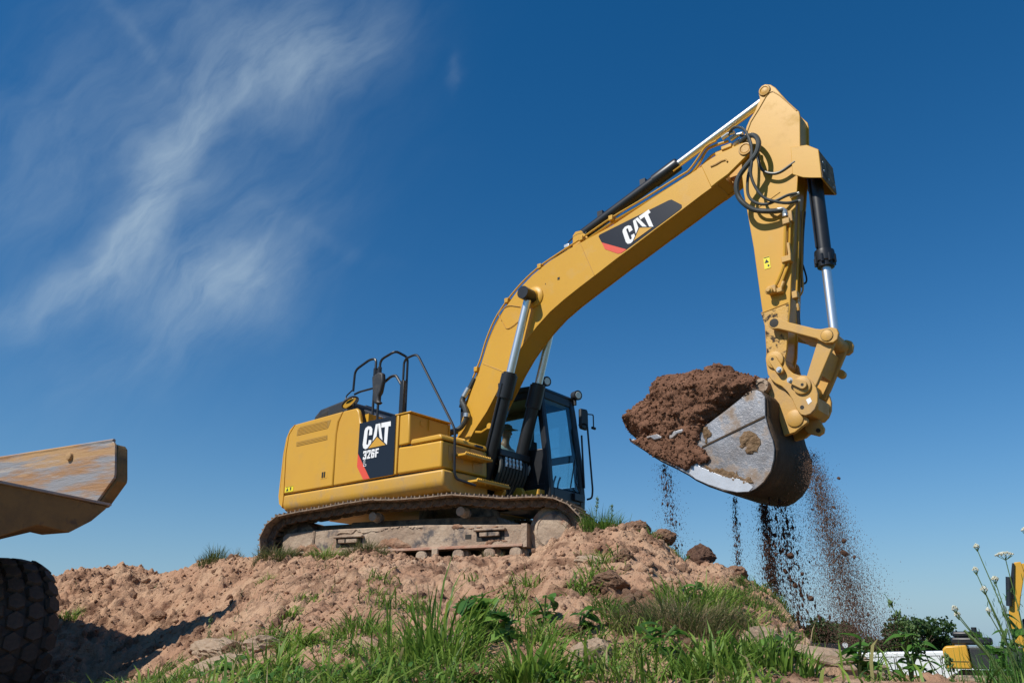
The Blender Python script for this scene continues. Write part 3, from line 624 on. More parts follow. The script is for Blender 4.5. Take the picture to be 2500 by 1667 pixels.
MB().box((2.06, -.224, 4.27), (2.10, -.22, 4.31)).box((1.83, -.224, 4.26), (1.84, -.22, 4.28)).build('plate_mark', M['seam'], boom)
bd = pris('boom_decal', [(2.81, 4.755), (2.83, 4.78), (3.97, 4.938), (4.02, 4.935), (4.165, 4.80), (4.165, 4.76), (4.13, 4.735), (3.27, 4.402), (2.86, 4.645)], -.224, -.22, M['decal'], boom, 0)
pris('red_stripe', [(2.86, 4.643), (3.27, 4.40), (3.18, 4.372), (3.12, 4.382), (2.91, 4.52)], -.2242, -.22, M['red'], bd, 0)
p0, p1, q0, q1 = complex(-.09, 2.18), complex(-.14, 1.84), complex(3.66, 4.9), complex(3.72, 4.61)
kk = (q1 - q0) / (p1 - p0)
def toboom(a, b):
    z = q0 + kk * (complex(a, b) - p0); return (z.real, z.imag)
logo(toboom, -.224, 1, bd)
def pip(name, pts, r, m, parent, seg=8, n=4): return MB().tube(catmull(pts, n), r, seg).build(name, m, parent)
bp1 = [(0.27, 2.44), (.19, 2.65), (0.29, 2.88), (0.43, 3.15), (0.54, 3.36), (0.64, 3.63), (0.82, 3.95), (1.07, 4.21), (1.38, 4.44), (1.72, 4.61), (2.08, 4.72), (2.50, 4.84), (3.03, 5.0), (3.62, 5.13), (4.18, 5.27), (4.31, 5.31), (4.46, 5.45), (4.58, 5.57), (4.74, 5.6)]
pip('hydraulic_pipe', xz(bp1, -.20), .014, M['yellow'], boom)
pip('hydraulic_pipe', xz([(a + .012, b - .045) for a, b in bp1[:-4]] + [(4.40, 5.33), (4.56, 5.53), (4.67, 5.56), (4.89, 5.55)], -.16), .020, M['yellow'], boom)
pip('hydraulic_pipe', xz([(a + .0, b - .02) for a, b in bp1[4:-4]] + [(4.42, 5.34), (4.60, 5.46), (4.70, 5.48), (4.88, 5.50)], -.10), .018, M['yellow'], boom)
pip('hydraulic_pipe', xz([(a - .01, b + .012) for a, b in bp1[2:-5]] + [(4.5, 5.45), (4.8, 5.52)], .05), .018, M['yellow'], boom)
cm = MB()
for a, b in ((.46, 3.2), (1.07, 4.21), (2.5, 4.84), (3.03, 5.0), (1.72, 4.61), (.30, 2.87)): cm.box((a - .035, -.235, b - .05), (a + .035, .02, b + .03))
cm.build('pipe_clamp', M['yellow'], boom, .008)
MB().tube(catmull(xz([(1.35, 4.02), (1.1, 4.10), (.93, 4.02), (.98, 3.88)], -.23), 5), .006, 5).tube(catmull(xz([(1.0, 3.85), (1.1, 3.72), (1.3, 3.78), (1.48, 3.92)], -.23), 5), .006, 5).build('grease_line', M['yellow_worn'], boom)
MB().tube(catmull(xz([(1.75, 4.66), (1.95, 4.78), (2.2, 4.84), (2.42, 4.95), (2.5, 5.0)], -.05), 5), .022, 7).tube(catmull(xz([(2.2, 4.9), (2.35, 4.97), (2.5, 4.96)], -.12), 5), .012, 6).build('boom_hose', M['rubber'], boom)
MB().box((2.14, -.16, 4.80), (2.24, -.06, 4.86)).box((1.66, -.14, 4.62), (1.72, -.08, 4.68)).build('hose_fitting', M['steel'], boom, .01)
ft = MB()
for q in ((4.83, -.2, 5.60), (4.93, -.16, 5.56), (4.93, -.10, 5.50)): ft.cyl(q, (q[0] + .10, q[1] - .02, q[2] + .015), .032, 10); ft.cyl((q[0] + .1, q[1] - .02, q[2] + .015), (q[0] + .18, q[1] - .03, q[2] + .0), .026, 10)
ft.build('hose_coupling', M['steel'], boom)
MB().box((4.70, -.2, 5.37), (4.98, -.06, 5.43)).box((4.80, -.22, 5.41), (4.95, -.05, 5.47)).build('coupling_block', M['yellow'], boom, .01)
# hoses looping from boom to stick
def hose(pts, r): return MB().tube(catmull(pts, 6), r, 10).build('hose', M['rubber'], EX)
h1 = [(5.08, 5.43), (5.17, 5.43), (5.28, 5.40), (5.35, 5.30), (5.37, 5.17), (5.32, 5.03), (5.2, 4.91), (5.09, 4.80), (5.04, 4.68), (5.04, 4.54), (5.1, 4.41), (5.21, 4.3), (5.39, 4.235), (5.54, 4.215)]
hose([(a, y, b) for (a, b), y in zip(h1, [-.2, -.26, -.3, -.34, -.38, -.40, -.42, -.42, -.42, -.40, -.38, -.34, -.30, -.26])], .034)
h2 = [(4.93, 5.60), (5.0, 5.63), (5.09, 5.60), (5.19, 5.50), (5.25, 5.36), (5.29, 5.16), (5.27, 4.93), (5.24, 4.77), (5.27, 4.59), (5.35, 4.42), (5.48, 4.33), (5.6, 4.29), (5.72, 4.30)]
hose([(a, -.22 - .2 * math.sin(math.pi * i / 12), b) for i, (a, b) in enumerate(h2)], .019)
h3 = [(5.09, 5.52), (5.19, 5.42), (5.24, 5.22), (5.21, 4.97), (5.16, 4.75), (5.15, 4.54), (5.22, 4.41), (5.35, 4.34), (5.49, 4.36), (5.61, 4.40), (5.72, 4.41)]
hose([(a, -.22 - .12 * math.sin(math.pi * i / 10), b) for i, (a, b) in enumerate(h3)], .019)
hose(xz([(5.30, 5.22), (5.30, 5.05), (5.33, 4.89), (5.43, 4.79), (5.56, 4.76), (5.76, 4.83)], -.25), .02)
hose([(-.15, -.42, 2.25), (0.05, -.36, 2.22), (0.2, -.3, 2.25), (0.30, -.28, 2.34), (0.34, -.28, 2.45), (0.29, -.28, 2.6), (0.22, -.26, 2.7), (0.25, -.24, 2.79), (0.33, -.22, 2.89), (0.42, -.2, 3.05)], .04)
hose([(-.2, -.3, 2.2), (.0, -.2, 2.25), (.12, -.1, 2.3), (.2, -.05, 2.5), (.2, -.05, 2.7)], .04)
MB().cyl((.25, -.25, 2.77), (.33, -.23, 2.90), .046, 12).cyl((.345, -.285, 2.42), (.348, -.285, 2.48), .048, 12).build('hose_collar', M['steel'], EX)
# foot brackets of the boom
for s in (-1, 1): pris('boom_bracket', [(-.25, 1.3), (-.1, 2.05), (.1, 2.15), (.32, 2.08), (.5, 1.75), (.95, 1.32), (.95, 1.06), (-.25, 1.06)], s * .25, s * .30, M['yellow'], bevel=.01)
MB().lathe((.20, -.23, 1.95), (0, -1, 0), [(0, .12), (.09, .12), (.1, .09)], 20).lathe((.20, .23, 1.95), (0, 1, 0), [(0, .12), (.09, .12), (.1, .09)], 20).build('boom_foot_pin', M['yellow'], boom)
MB().prism(circ((.78, 2.22), .045, 10), -.26, -.22).tube([(.50, -.24, 2.17), (.62, -.24, 2.15), (.78, -.24, 2.21)], .018, 6).build('hose_hook', M['yellow'], boom)
# ---- boom cylinders
for s in (-1, 1):
    A, B = Vector((.74, s * .35, 1.22)), Vector((1.61, s * .345, 4.10)); u = (B - A).normalized()
    cy = MB(); t2 = A + u * ((Vector((1.24, s * .35, 2.94)) - A).length)
    cy.lathe(A - u * .1, u, [(0, .07), (.02, .10), (1.50, .10), (1.5, .122), (1.86, .122), (1.865, .10), (1.89, .10)], 24)
    cy.lathe(A + Vector((0, -.12, 0)), (0, 1, 0), [(0, .12), (.24, .12)], 20)
    c0 = cy.build('boom_cylinder', M['black'], EX)
    MB().cyl(A + u * 1.75, B - u * .06, .062, 18).build('cylinder_rod', M['chrome'], c0)
    MB().lathe(B + Vector((0, -s * -.085, 0)), (0, -s, 0), [(-.07, .10), (.17, .10), (.175, .085), (.18, .05)], 22).build('rod_eye', M['black'], c0)
    MB().tube([A + u * .4 + Vector((.0, s * .11, 0)), A + u * 1.6 + Vector((0, s * .12, 0))], .016, 6).box(tuple(A + u * 1.62 + Vector((-.15, -.04, -.03))), tuple(A + u * 1.62 + Vector((-.07, .04, .03)))).build('cylinder_line', M['black'], c0)
# hose nest, valve block and deck between boom foot and cab
hn = MB()
for k in range(9):
    y = -.28 + .075 * k
    hn.tube(catmull([(.5, y, 1.8), (.85, y + .02, 1.86 - .02 * (k % 3)), (1.02, y + .02, 1.68), (1.0, y, 1.45), (.8, y, 1.2), (.5, y, 1.15)], 5), .03, 7)
hn.build('swing_hoses', M['rubber'], EX)
MB().box((.3, -.24, 1.12), (.55, .42, 1.75)).build('valve_block', M['black'], EX, .02)
ff = MB()
for k in range(5): ff.cyl((1.06, -.18 + .085 * k, 1.58), (1.055, -.18 + .085 * k, 1.72), .021, 8); ff.cyl((1.065, -.18 + .085 * k, 1.61), (1.063, -.18 + .085 * k, 1.64), .026, 6); ff.cyl((1.06, -.18 + .085 * k, 1.68), (1.058, -.18 + .085 * k, 1.705), .026, 6)
ff.build('hose_fittings', M['steel'], EX)
MB().box((.98, -.30, 1.73), (1.06, .40, 1.83)).build('fitting_rail', M['black'], EX, .01)
fl = pris('front_lug', [(.85, 1.08), (1.05, 1.05), (1.12, 1.2), (1.06, 1.32), (.95, 1.34), (.85, 1.3)], -.30, -.24, M['yellow'])
pris('front_lug', [(.85, 1.08), (1.05, 1.05), (1.12, 1.2), (1.06, 1.32), (.95, 1.34), (.85, 1.3)], .18, .24, M['yellow'])
MB().box((.5, .30, 1.08), (1.28, .455, 1.30)).build('cab_deck', M['yellow'], EX, .01)
cdk = MB().box((1.281, .32, 1.13), (1.285, .45, 1.30)).build('deck_plate', M['tri'], EX)
MB().box((1.286, .34, 1.16), (1.288, .43, 1.24)).build('plate_print', M['decal'], cdk); MB().box((1.289, .35, 1.18), (1.291, .39, 1.22)).build('plate_print', M['white'], cdk)

# ---- cab
cb = tag(empty('cab')); cb.parent = EX; cb.matrix_parent_inverse = EXI
Y0, Y1 = .46, 1.39
def fx(z): return float(np.interp(z, [1.08, 1.3, 1.9, 2.6, 2.92], [1.37, 1.385, 1.34, 1.25, 1.2]))   # the raked front
XR = -.48
cf = MB()
zz = [1.08, 1.3, 1.9, 2.6, 2.9]
for (ya, yb) in ((Y0, Y0 + .10), (Y1 - .13, Y1)):
    cf.prism([(fx(z), z) for z in zz] + [(fx(z) - .11, z) for z in zz[::-1]], ya, yb)
for (ya, yb) in ((Y0, Y0 + .06), (Y1 - .06, Y1)):
    cf.box((XR, ya, 1.1), (XR + .13, yb, 2.88)); cf.box((.30, ya + .003, 1.75), (.39, yb - .003, 2.85))
    cf.box((XR, ya, 1.08), (1.30, yb, 1.42)); cf.box((.3, ya, 1.42), (1.28, yb, 1.48)) if yb == Y1 else cf.box((XR + .001, ya + .002, 1.4), (1.30, yb, 1.95))
    cf.box((XR, ya, 2.78), (1.14, yb, 2.90))
cf.box((XR + .14, Y1 - .061, 1.88), (1.26, Y1 - .002, 2.0))
cf.box((XR, Y0, 1.08), (XR + .08, Y1, 2.0)); cf.box((XR, Y0, 2.78), (XR + .1, Y1, 2.88))
cf.box((XR, Y0, 1.06), (1.36, Y1, 1.16))
cf.box((1.06, Y0 + .1, 2.76), (1.215, Y1 - .13, 2.90)); cf.box((1.28, Y0 + .1, 1.16), (1.375, Y1 - .13, 1.36))
cf.build('cab_frame', M['black'], cb, .018, 40)
MB().prism([(XR - .03, 2.885), (1.20, 2.885), (1.22, 2.91), (1.17, 2.965), (.6, 3.0), (XR, 2.98)], Y0 - .015, Y1 + .015).build('cab_roof', M['black'], cb, .03, 50)
MB().prism([(fx(z) - .02, z) for z in (1.37, 1.9, 2.6, 2.76)] + [(fx(z) - .026, z) for z in (2.76, 2.6, 1.9, 1.37)], Y0 + .10, Y1 - .13).build('windshield', M['glass'], cb, 0, None)
MB().box((.40, Y1 - .03, 1.5), (1.2, Y1 - .024, 1.87)).box((.40, Y1 - .03, 2.0), (1.18, Y1 - .024, 2.78)).build('door_window', M['glass'], cb, 0)
MB().box((XR + .13, Y1 - .03, 2.0), (.30, Y1 - .024, 2.78)).build('side_window', M['glass'], cb, 0)
MB().box((XR + .13, Y0 + .03, 1.95), (.30, Y0 + .036, 2.78)).box((.39, Y0 + .03, 1.95), (1.18, Y0 + .036, 2.78)).build('side_window', M['glass'], cb, 0)
MB().box((XR + .03, Y0 + .06, 2.0), (XR + .036, Y1 - .06, 2.78)).build('rear_window', M['glass'], cb, 0)
MB().tube(fillet(xz([(1.36, 2.30), (1.375, 1.75), (1.385, 1.45)], 1.36), .05), .016, 6).tube(fillet(xz([(1.30, 2.52), (1.40, 2.50), (1.47, 1.42), (1.45, 1.30), (1.36, 1.29)], 1.47), .06), .016, 7).build('grab_bar', M['black'], cb)
MB().tube([(1.39, 1.25, 1.32), (1.405, 1.10, 1.50), (1.38, 1.18, 1.75)], .012, 6).tube([(1.385, .98, 1.40), (1.375, 1.16, 1.95), (1.365, 1.20, 2.1)], .011, 6).box((1.37, 1.05, 1.22), (1.42, 1.3, 1.33)).build('wiper', M['black'], cb, .004)
for q, dr in (((1.08, .74, 3.10), (.85, -.25, -.1)), ((1.24, 1.38, 2.99), (.85, -.25, -.1))):
    dv = Vector(dr).normalized()
    wl_ = MB().lathe(Vector(q) - dv * .06, dv, [(0, .045), (.02, .07), (.12, .082), (.14, .082), (.142, .07)], 18).cyl((q[0] - .01, q[1], q[2] - .16), (q[0] - .01, q[1], q[2] - .03), .028, 8).build('work_light', M['black_plastic'], cb)
    MB().lathe(Vector(q) + dv * .075, dv, [(0, .066), (.012, .055)], 18).build('lamp_lens', M['lens'], wl_)
mm_ = MB().prism([(1.44, 2.78), (1.62, 2.80), (1.65, 2.76), (1.65, 2.48), (1.61, 2.44), (1.46, 2.44), (1.43, 2.48)], 1.25, 1.31, 'yz').build('mirror', M['black_plastic'], cb, .02)
MB().prism([(1.46, 2.75), (1.60, 2.76), (1.60, 2.49), (1.46, 2.48)], 1.244, 1.249, 'yz').build('mirror_glass', M['mirror'], mm_)
MB().tube(fillet([(1.28, 1.60, 2.72), (1.32, 1.78, 2.74), (1.32, 1.78, 2.52)], .03), .011, 6).cyl((1.32, 1.74, 2.51), (1.32, 1.82, 2.51), .025, 8).tube([(1.30, 1.5, 2.46), (1.28, 1.41, 2.5)], .016, 6).build('mirror_arm', M['black'], mm_)
MB().box((XR + .1, .62, 1.2), (.12, 1.22, 1.55)).build('seat_base', M['seat'], cb, .03)
MB().box((-.18, .68, 1.55), (.38, 1.18, 1.68)).prism([(-.22, 1.66), (-.05, 1.66), (-.16, 2.30), (-.26, 2.32)], .70, 1.16).build('operator_seat', M['seat'], cb, .05)
MB().box((-.1, .56, 1.75), (.42, .66, 1.82)).box((-.1, 1.18, 1.75), (.42, 1.26, 1.82)).tube([(.40, .61, 1.8), (.44, .61, 1.98)], .016, 6).tube([(.40, 1.22, 1.8), (.44, 1.22, 1.98)], .016, 6).box((.78, .55, 1.2), (1.0, .75, 1.7)).box((.85, .5, 1.85), (.95, .72, 2.12)).build('cab_console', M['seat'], cb, .012)
MB().box((.95, .60, 2.55), (1.05, .80, 2.60)).tube(fillet([(1.02, 1.0, 1.2), (1.05, 1.0, 1.52), (1.1, 1.0, 1.62)], .05), .014, 6).tube(fillet([(1.02, 1.12, 1.2), (1.05, 1.12, 1.52), (1.1, 1.12, 1.62)], .05), .014, 6).build('foot_levers', M['black'], cb)
stk = MB().prism([(.92, 1.62), (1.0, 1.72), (1.02, 1.66), (.97, 1.56)], Y0 - .006, Y0 - .002).build('round_sticker', M['white'], cb)
# ---- stick
STK = [(5.385, 6.0), (5.385, 6.1), (5.40, 6.155), (5.43, 6.185), (5.48, 6.19), (5.55, 6.15), (5.61, 6.07), (5.67, 5.94), (5.75, 5.78), (5.865, 5.58), (5.87, 5.51), (5.82, 5.06), (5.745, 4.67), (5.70, 4.42), (5.64, 4.14), (5.58, 3.77), (5.545, 3.6), (5.49, 3.27), (5.44, 2.94), (5.39, 2.70), (5.345, 2.42), (5.31, 2.31), (5.21, 2.24), (5.12, 2.27), (5.075, 2.35), (5.095, 2.49), (5.11, 2.82), (5.10, 3.06), (5.09, 3.45), (5.08, 3.87), (5.06, 4.2), (5.045, 4.45), (5.03, 4.68), (5.03, 4.94), (5.045, 5.22), (5.085, 5.4), (5.13, 5.56), (5.165, 5.66), (5.22, 5.75), (5.30, 5.84)]
so = MB(); so.prism(offset(STK, .02), -.135, .135); so.prism(STK, -.17, -.134); so.prism(STK, .134, .17)
stick = so.build('stick', M['yellow'], EX, .007, 25)
MB().tube(xz([(5.16, 5.56), (5.23, 5.70), (5.36, 5.85), (5.47, 5.99), (5.52, 6.035), (5.57, 6.03), (5.65, 5.93), (5.74, 5.78), (5.84, 5.60)], -.172), .008, 6).tube([(5.085, -.172, 2.98), (5.43, -.172, 3.03)], .007, 6).tube([(5.06, -.172, 4.36), (5.5, -.172, 4.53)], .005, 6).build('weld_seam', M['yellow_worn'], stick)
MB().prism([(5.085, 2.97), (5.435, 3.01), (5.385, 2.70), (5.34, 2.42), (5.30, 2.32), (5.21, 2.25), (5.125, 2.28), (5.083, 2.35), (5.103, 2.49), (5.115, 2.8)], -.176, -.168).build('stick_foot_plate', M['yellow_muddy'], stick, .004)
MB().lathe((5.465, -.15, 6.09), (0, -1, 0), [(0, .075), (.04, .075), (.045, .055), (.035, .05), (.04, .04)], 22).build('stick_pin', M['yellow_worn'], stick)
MB().lathe((5.465, -.17, 6.09), (0, -1, 0), [(0, .082), (.006, .082)], 22).build('pin_seal', M['seam'], stick)
gd = MB()
GP = [(5.74, 5.03), (5.93, 4.99), (6.05, 4.86), (6.05, 4.50), (5.98, 4.50)]
gd.prism([(5.73, 5.05), (5.93, 5.0), (6.06, 4.88), (6.05, 4.48), (5.92, 4.53), (5.83, 4.57), (5.71, 4.66)], -.265, -.253); gd.prism([(5.73, 5.05), (5.93, 5.0), (6.06, 4.88), (6.05, 4.48), (5.92, 4.53), (5.83, 4.57), (5.71, 4.66)], .253, .265)
gd.prism([(5.73, 5.05), (5.93, 5.0), (6.06, 4.88), (6.05, 4.866), (5.93, 4.985), (5.73, 5.035)], -.252, .252); gd.box((6.038, -.252, 4.48), (6.052, .252, 4.865))
gu = gd.build('cylinder_guard', M['yellow'], stick, .006)
gp = MB().box((6.055, -.255, 4.485), (6.061, .255, 4.87)).build('guard_plate', M['mudfloor'], gu)
gb = MB()
for y, z in ((-.2, 4.60), (-.2, 4.72), (-.05, 4.55), (.12, 4.52), (.2, 4.6)): gb.cyl((6.06, y, z), (6.075, y, z), .016, 8)
gb.build('bolt', M['steel'], gu)
SB = MB().box((5.19, -.1745, 3.54), (5.27, -.1715, 3.70)).build('warning_sticker', M['warn'], stick)
MB().prism([(5.20, 3.62), (5.255, 3.62), (5.227, 3.67)], -.1765, -.174).box((5.195, -.1765, 3.688), (5.265, -.174, 3.696)).box((5.235, -.1765, 3.565), (5.255, -.174, 3.59)).build('sticker_print', M['decal'], SB)
pip('hydraulic_pipe', xz([(5.545, 4.20), (5.54, 4.09), (5.50, 3.80), (5.465, 3.56), (5.44, 3.47), (5.36, 3.32), (5.29, 3.22)], -.23), .022, M['yellow'], stick)
pip('hydraulic_pipe', xz([(5.60, 4.15), (5.56, 3.85), (5.53, 3.66), (5.50, 3.50), (5.43, 3.36), (5.36, 3.22)], -.21), .016, M['yellow'], stick)
pip('hydraulic_pipe', xz([(5.685, 4.38), (5.62, 3.86), (5.555, 3.43), (5.51, 3.14)], -.08), .014, M['yellow'], stick)
pip('hydraulic_pipe', xz([(5.675, 4.30), (5.62, 3.95), (5.57, 3.5), (5.55, 3.25), (5.49, 3.16)], .06), .012, M['yellow_worn'], stick)
pip('hydraulic_pipe', xz([(5.69, 4.30), (5.63, 4.0), (5.57, 3.6), (5.53, 3.3)], .10), .014, M['mudfloor'], stick)
MB().box((5.51, -.27, 4.02), (5.60, -.17, 4.10)).box((5.44, -.27, 3.52), (5.56, -.17, 3.60)).box((5.57, -.24, 4.05), (5.63, -.17, 4.20)).box((5.52, -.24, 3.56), (5.555, -.17, 3.78)).build('pipe_clamp', M['yellow_worn'], stick, .008)
MB().box((5.22, -.26, 3.17), (5.33, -.17, 3.27)).lathe((5.25, -.26, 3.20), (0, -1, 0), [(0, .05), (.03, .05), (.03, .03), (.05, .03)], 12).box((5.33, -.25, 3.16), (5.40, -.17, 3.22)).cyl((5.36, -.21, 3.18), (5.42, -.21, 3.30), .024, 8).build('shutoff_valve', M['yellow_worn'], stick, .01)
MB().box((5.475, -.15, 3.08), (5.54, -.06, 3.17)).cyl((5.51, -.08, 2.93), (5.51, -.08, 3.08), .018, 8).build('pipe_end', M['yellow_worn'], stick, .006)
MB().cyl((5.505, -.07, 2.98), (5.51, -.07, 3.05), .024, 8).cyl((5.505, -.07, 3.07), (5.51, -.07, 3.09), .026, 8).build('hose_coupling', M['steel'], stick)
MB().tube(catmull([(5.505, -.07, 3.0), (5.49, -.06, 2.8), (5.50, -.05, 2.66), (5.62, -.04, 2.66), (5.72, -.03, 2.58), (5.72, -.03, 2.42), (5.60, -.04, 2.22), (5.48, -.05, 2.05)], 6), .02, 8).build('coupler_hose', M['black'], stick)
MB().tube(catmull([(5.57, .12, 3.6), (5.58, .16, 3.45), (5.57, .16, 3.38), (5.54, .13, 3.35)], 6), .012, 6).build('spare_hose', M['black'], stick)
MB().cyl((5.55, -.24, 4.215), (5.55, -.24, 4.13), .036, 10).tube(catmull([(5.44, -.28, 4.225), (5.53, -.26, 4.225), (5.555, -.245, 4.17)], 4), .034, 10).tube([(5.60, -.25, 4.29), (5.74, -.19, 4.31)], .018, 8).tube([(5.62, -.2, 4.40), (5.74, -.19, 4.42)], .018, 8).build('hose_coupling', M['steel'], stick)
# ---- stick cylinder along the top of the boom
A, B = Vector((1.95, 0, 4.86)), Vector((5.40, 0, 6.10)); u = (B - A).normalized()
A = Vector((2.30, .02, 5.0)); u = (Vector((4.05, .02, 5.62)) - A).normalized(); Lc = (Vector((4.05, .02, 5.62)) - A).length
sc = MB().lathe(A, u, [(0, .06), (.0, .085), (Lc - .42, .085), (Lc - .42, .10), (Lc - .02, .10), (Lc, .09), (Lc + .01, .06)], 22)
n_ = Vector((-u.z, 0, u.x))
for k in (.45, 1.25): sc.box(tuple(A + u * k + Vector((-.045, -.05, .05))), tuple(A + u * k + Vector((.045, .05, .15))))
scy = sc.build('stick_cylinder', M['black'], EX)
MB().cyl(A + u * (Lc - .05), Vector((5.44, .0, 6.10)), .052, 18).build('cylinder_rod', M['chrome'], scy)
MB().lathe((5.44, -.12, 6.10), (0, 1, 0), [(0, .075), (.24, .075)], 18).build('rod_eye', M['yellow'], scy)
MB().tube([A + u * (Lc - .1) + n_ * -.1 + Vector((0, -.06, 0)), Vector((5.30, -.06, 5.93))], .012, 6).build('cylinder_line', M['yellow'], scy)
for s in (-1, 1): MB().prism([(2.28, 4.72), (2.62, 4.79), (2.44, 5.02), (2.34, 5.03), (2.29, 4.98)], s * .10, s * .13).build('cylinder_bracket', M['yellow'], scy, .008)
# ---- bucket cylinder, links, coupler
A, B = Vector((5.90, 0, 4.86)), Vector((5.86, 0, 2.47)); u = (B - A).normalized()
bc = MB().lathe(A, u, [(0, .06), (.02, .085), (1.22, .085), (1.22, .115), (1.27, .12), (1.36, .115), (1.37, .10), (1.43, .10), (1.435, .07)], 24)
for k in range(8):
    t = 2 * math.pi * k / 8; q = A + u * 1.29 + Vector((math.cos(t) * .115, math.sin(t) * .115, 0)); bc.cyl(q, q + u * .10, .02, 6)
bc.tube([A + u * .2 + Vector((-.06, -.085, 0)), A + u * 1.18 + Vector((-.06, -.085, 0))], .014, 6)
bcy = bc.build('bucket_cylinder', M['black'], EX)
MB().cyl(A + u * 1.4, B, .056, 20).build('cylinder_rod', M['chrome'], bcy)
IL = [(5.20, 2.775), (5.215, 2.81), (5.25, 2.835), (5.31, 2.835), (5.37, 2.795), (5.45, 2.735), (5.74, 2.585), (5.80, 2.565), (5.92, 2.56), (5.975, 2.53), (5.99, 2.475), (5.97, 2.40), (5.92, 2.37), (5.83, 2.385), (5.77, 2.43), (5.74, 2.46), (5.44, 2.62), (5.31, 2.685), (5.24, 2.70), (5.205, 2.735)]
for s in (-1, 1):
    lk = pris('idler_link', IL, s * .235, s * .285, M['yellow_worn'], bevel=.01)
    MB().lathe((5.86, s * .22, 2.47), (0, s, 0), [(0, .066), (.075, .066), (.08, .055)], 20).build('link_pin', M['yellow_worn'], lk)
    MB().lathe((5.86, s * .285, 2.47), (0, s, 0), [(0, .072), (.003, .072)], 20).build('pin_seal', M['seam'], lk)
    MB().lathe((5.27, s * .2, 2.77), (0, s, 0), [(0, .055), (.088, .055), (.09, .03)], 16).build('link_pin', M['seam'], lk)
MB().prism([(5.50, 2.62), (5.72, 2.53), (5.70, 2.47), (5.50, 2.56)], -.2, .2).cyl((5.27, -.24, 2.77), (5.27, .24, 2.77), .06, 16).cyl((5.86, -.235, 2.47), (5.86, .235, 2.47), .085, 16).build('link_crossbar', M['yellow_worn'], EX, .01)
PL = [(5.755, 2.41), (5.80, 2.40), (5.86, 2.37), (5.895, 2.33), (5.67, 1.93), (5.62, 1.86), (5.54, 1.88), (5.54, 2.04)]
PL = [(5.73, 2.45), (5.80, 2.52), (5.90, 2.54), (5.94, 2.47), (5.90, 2.36), (5.67, 1.96), (5.60, 1.86), (5.50, 1.88), (5.50, 2.0), (5.555, 2.06)]
for s in (-1, 1): pris('power_link', PL, s * .17, s * .23, M['yellow_worn'], bevel=.01)
MB().prism([(5.66, 2.10), (5.80, 2.36), (5.83, 2.33), (5.70, 2.06)], -.169, .169).build('power_link_web', M['yellow_worn'], EX, .006)
MB().lathe((5.80, .232, 2.16), (0, 1, 0), [(0, .05), (.08, .05)], 14).build('power_link_boss', M['yellow_worn'], EX)
CP = [(5.105, 2.37), (5.13, 2.425), (5.18, 2.445), (5.25, 2.425), (5.3, 2.38), (5.33, 2.32), (5.34, 2.24), (5.36, 2.18), (5.41, 2.12), (5.47, 2.085), (5.555, 2.065), (5.62, 1.98), (5.65, 1.90), (5.66, 1.83), (5.645, 1.73), (5.605, 1.655), (5.55, 1.61), (5.49, 1.60), (5.44, 1.62), (5.41, 1.67), (5.39, 1.72), (5.365, 1.81), (5.32, 1.91), (5.26, 1.99), (5.19, 2.04), (5.14, 2.10), (5.11, 2.17), (5.105, 2.26)]
for s in (-1, 1):
    cp = pris('quick_coupler_plate', CP, s * .195, s * .245, M['yellow_worn'], bevel=.008)
    MB().lathe((5.22, s * .24, 2.32), (0, s, 0), [(0, .105), (.03, .105), (.035, .09)], 22).lathe((5.50, s * .24, 1.95), (0, s, 0), [(0, .105), (.03, .105), (.035, .09)], 22).build('pin_boss', M['yellow_worn'], cp, .004)
    cz = [capsule((5.21, 2.32), (5.28, 2.17), .05, .045), capsule((5.52, 1.945), (5.40, 2.015), .05, .035)]
    for pl, hs_ in zip(cz, ((5.21, 2.32), (5.52, 1.945))):
        kb = MB().prism(pl, s * .275, s * .31).build('pin_keeper', M['yellow_worn'], cp, .006)
        MB().lathe((hs_[0], s * .305, hs_[1]), (0, s, 0), [(0, .018), (.007, .018)], 12).build('keeper_hole', M['seam'], kb)
    for q in ((5.275, 2.175), (5.385, 2.025)): MB().lathe((q[0], s * .305, q[1]), (0, s, 0), [(0, .034), (.008, .034), (.008, .022), (.03, .02)], 10).build('bolt', M['steel'], cp)
    MB().lathe((5.465, s * .24, 1.70), (0, s, 0), [(0, .024), (.007, .024)], 14).build('plate_hole', M['seam'], cp)
    MB().prism([(5.52, 1.78), (5.57, 1.80), (5.585, 1.75), (5.54, 1.72)], s * .244, s * .248).build('white_label', M['white'], cp)
MB().prism([(5.40, 1.72), (5.44, 1.63), (5.55, 1.60), (5.62, 1.66), (5.65, 1.80), (5.62, 1.80), (5.45, 1.85)], -.194, .194).cyl((5.22, -.2, 2.32), (5.22, .2, 2.32), .085, 16).cyl((5.50, -.2, 1.95), (5.50, .2, 1.95), .08, 16).prism([(5.16, 2.1), (5.2, 2.13), (5.42, 1.82), (5.38, 1.76)], -.19, .19).build('coupler_body', M['yellow_worn'], EX, .015)
lev = offset([(5.44, 1.66), (5.55, 1.60), (5.595, 1.49), (5.58, 1.44), (5.52, 1.41), (5.40, 1.46), (5.36, 1.52)], 0)
le = pris('lifting_eye', lev, .03, .08, M['yellow_worn'], bevel=.01)
MB().prism(circ((5.525, 1.475), .026, 14), .02, .09).build('eye_hole', M['seam'], le)
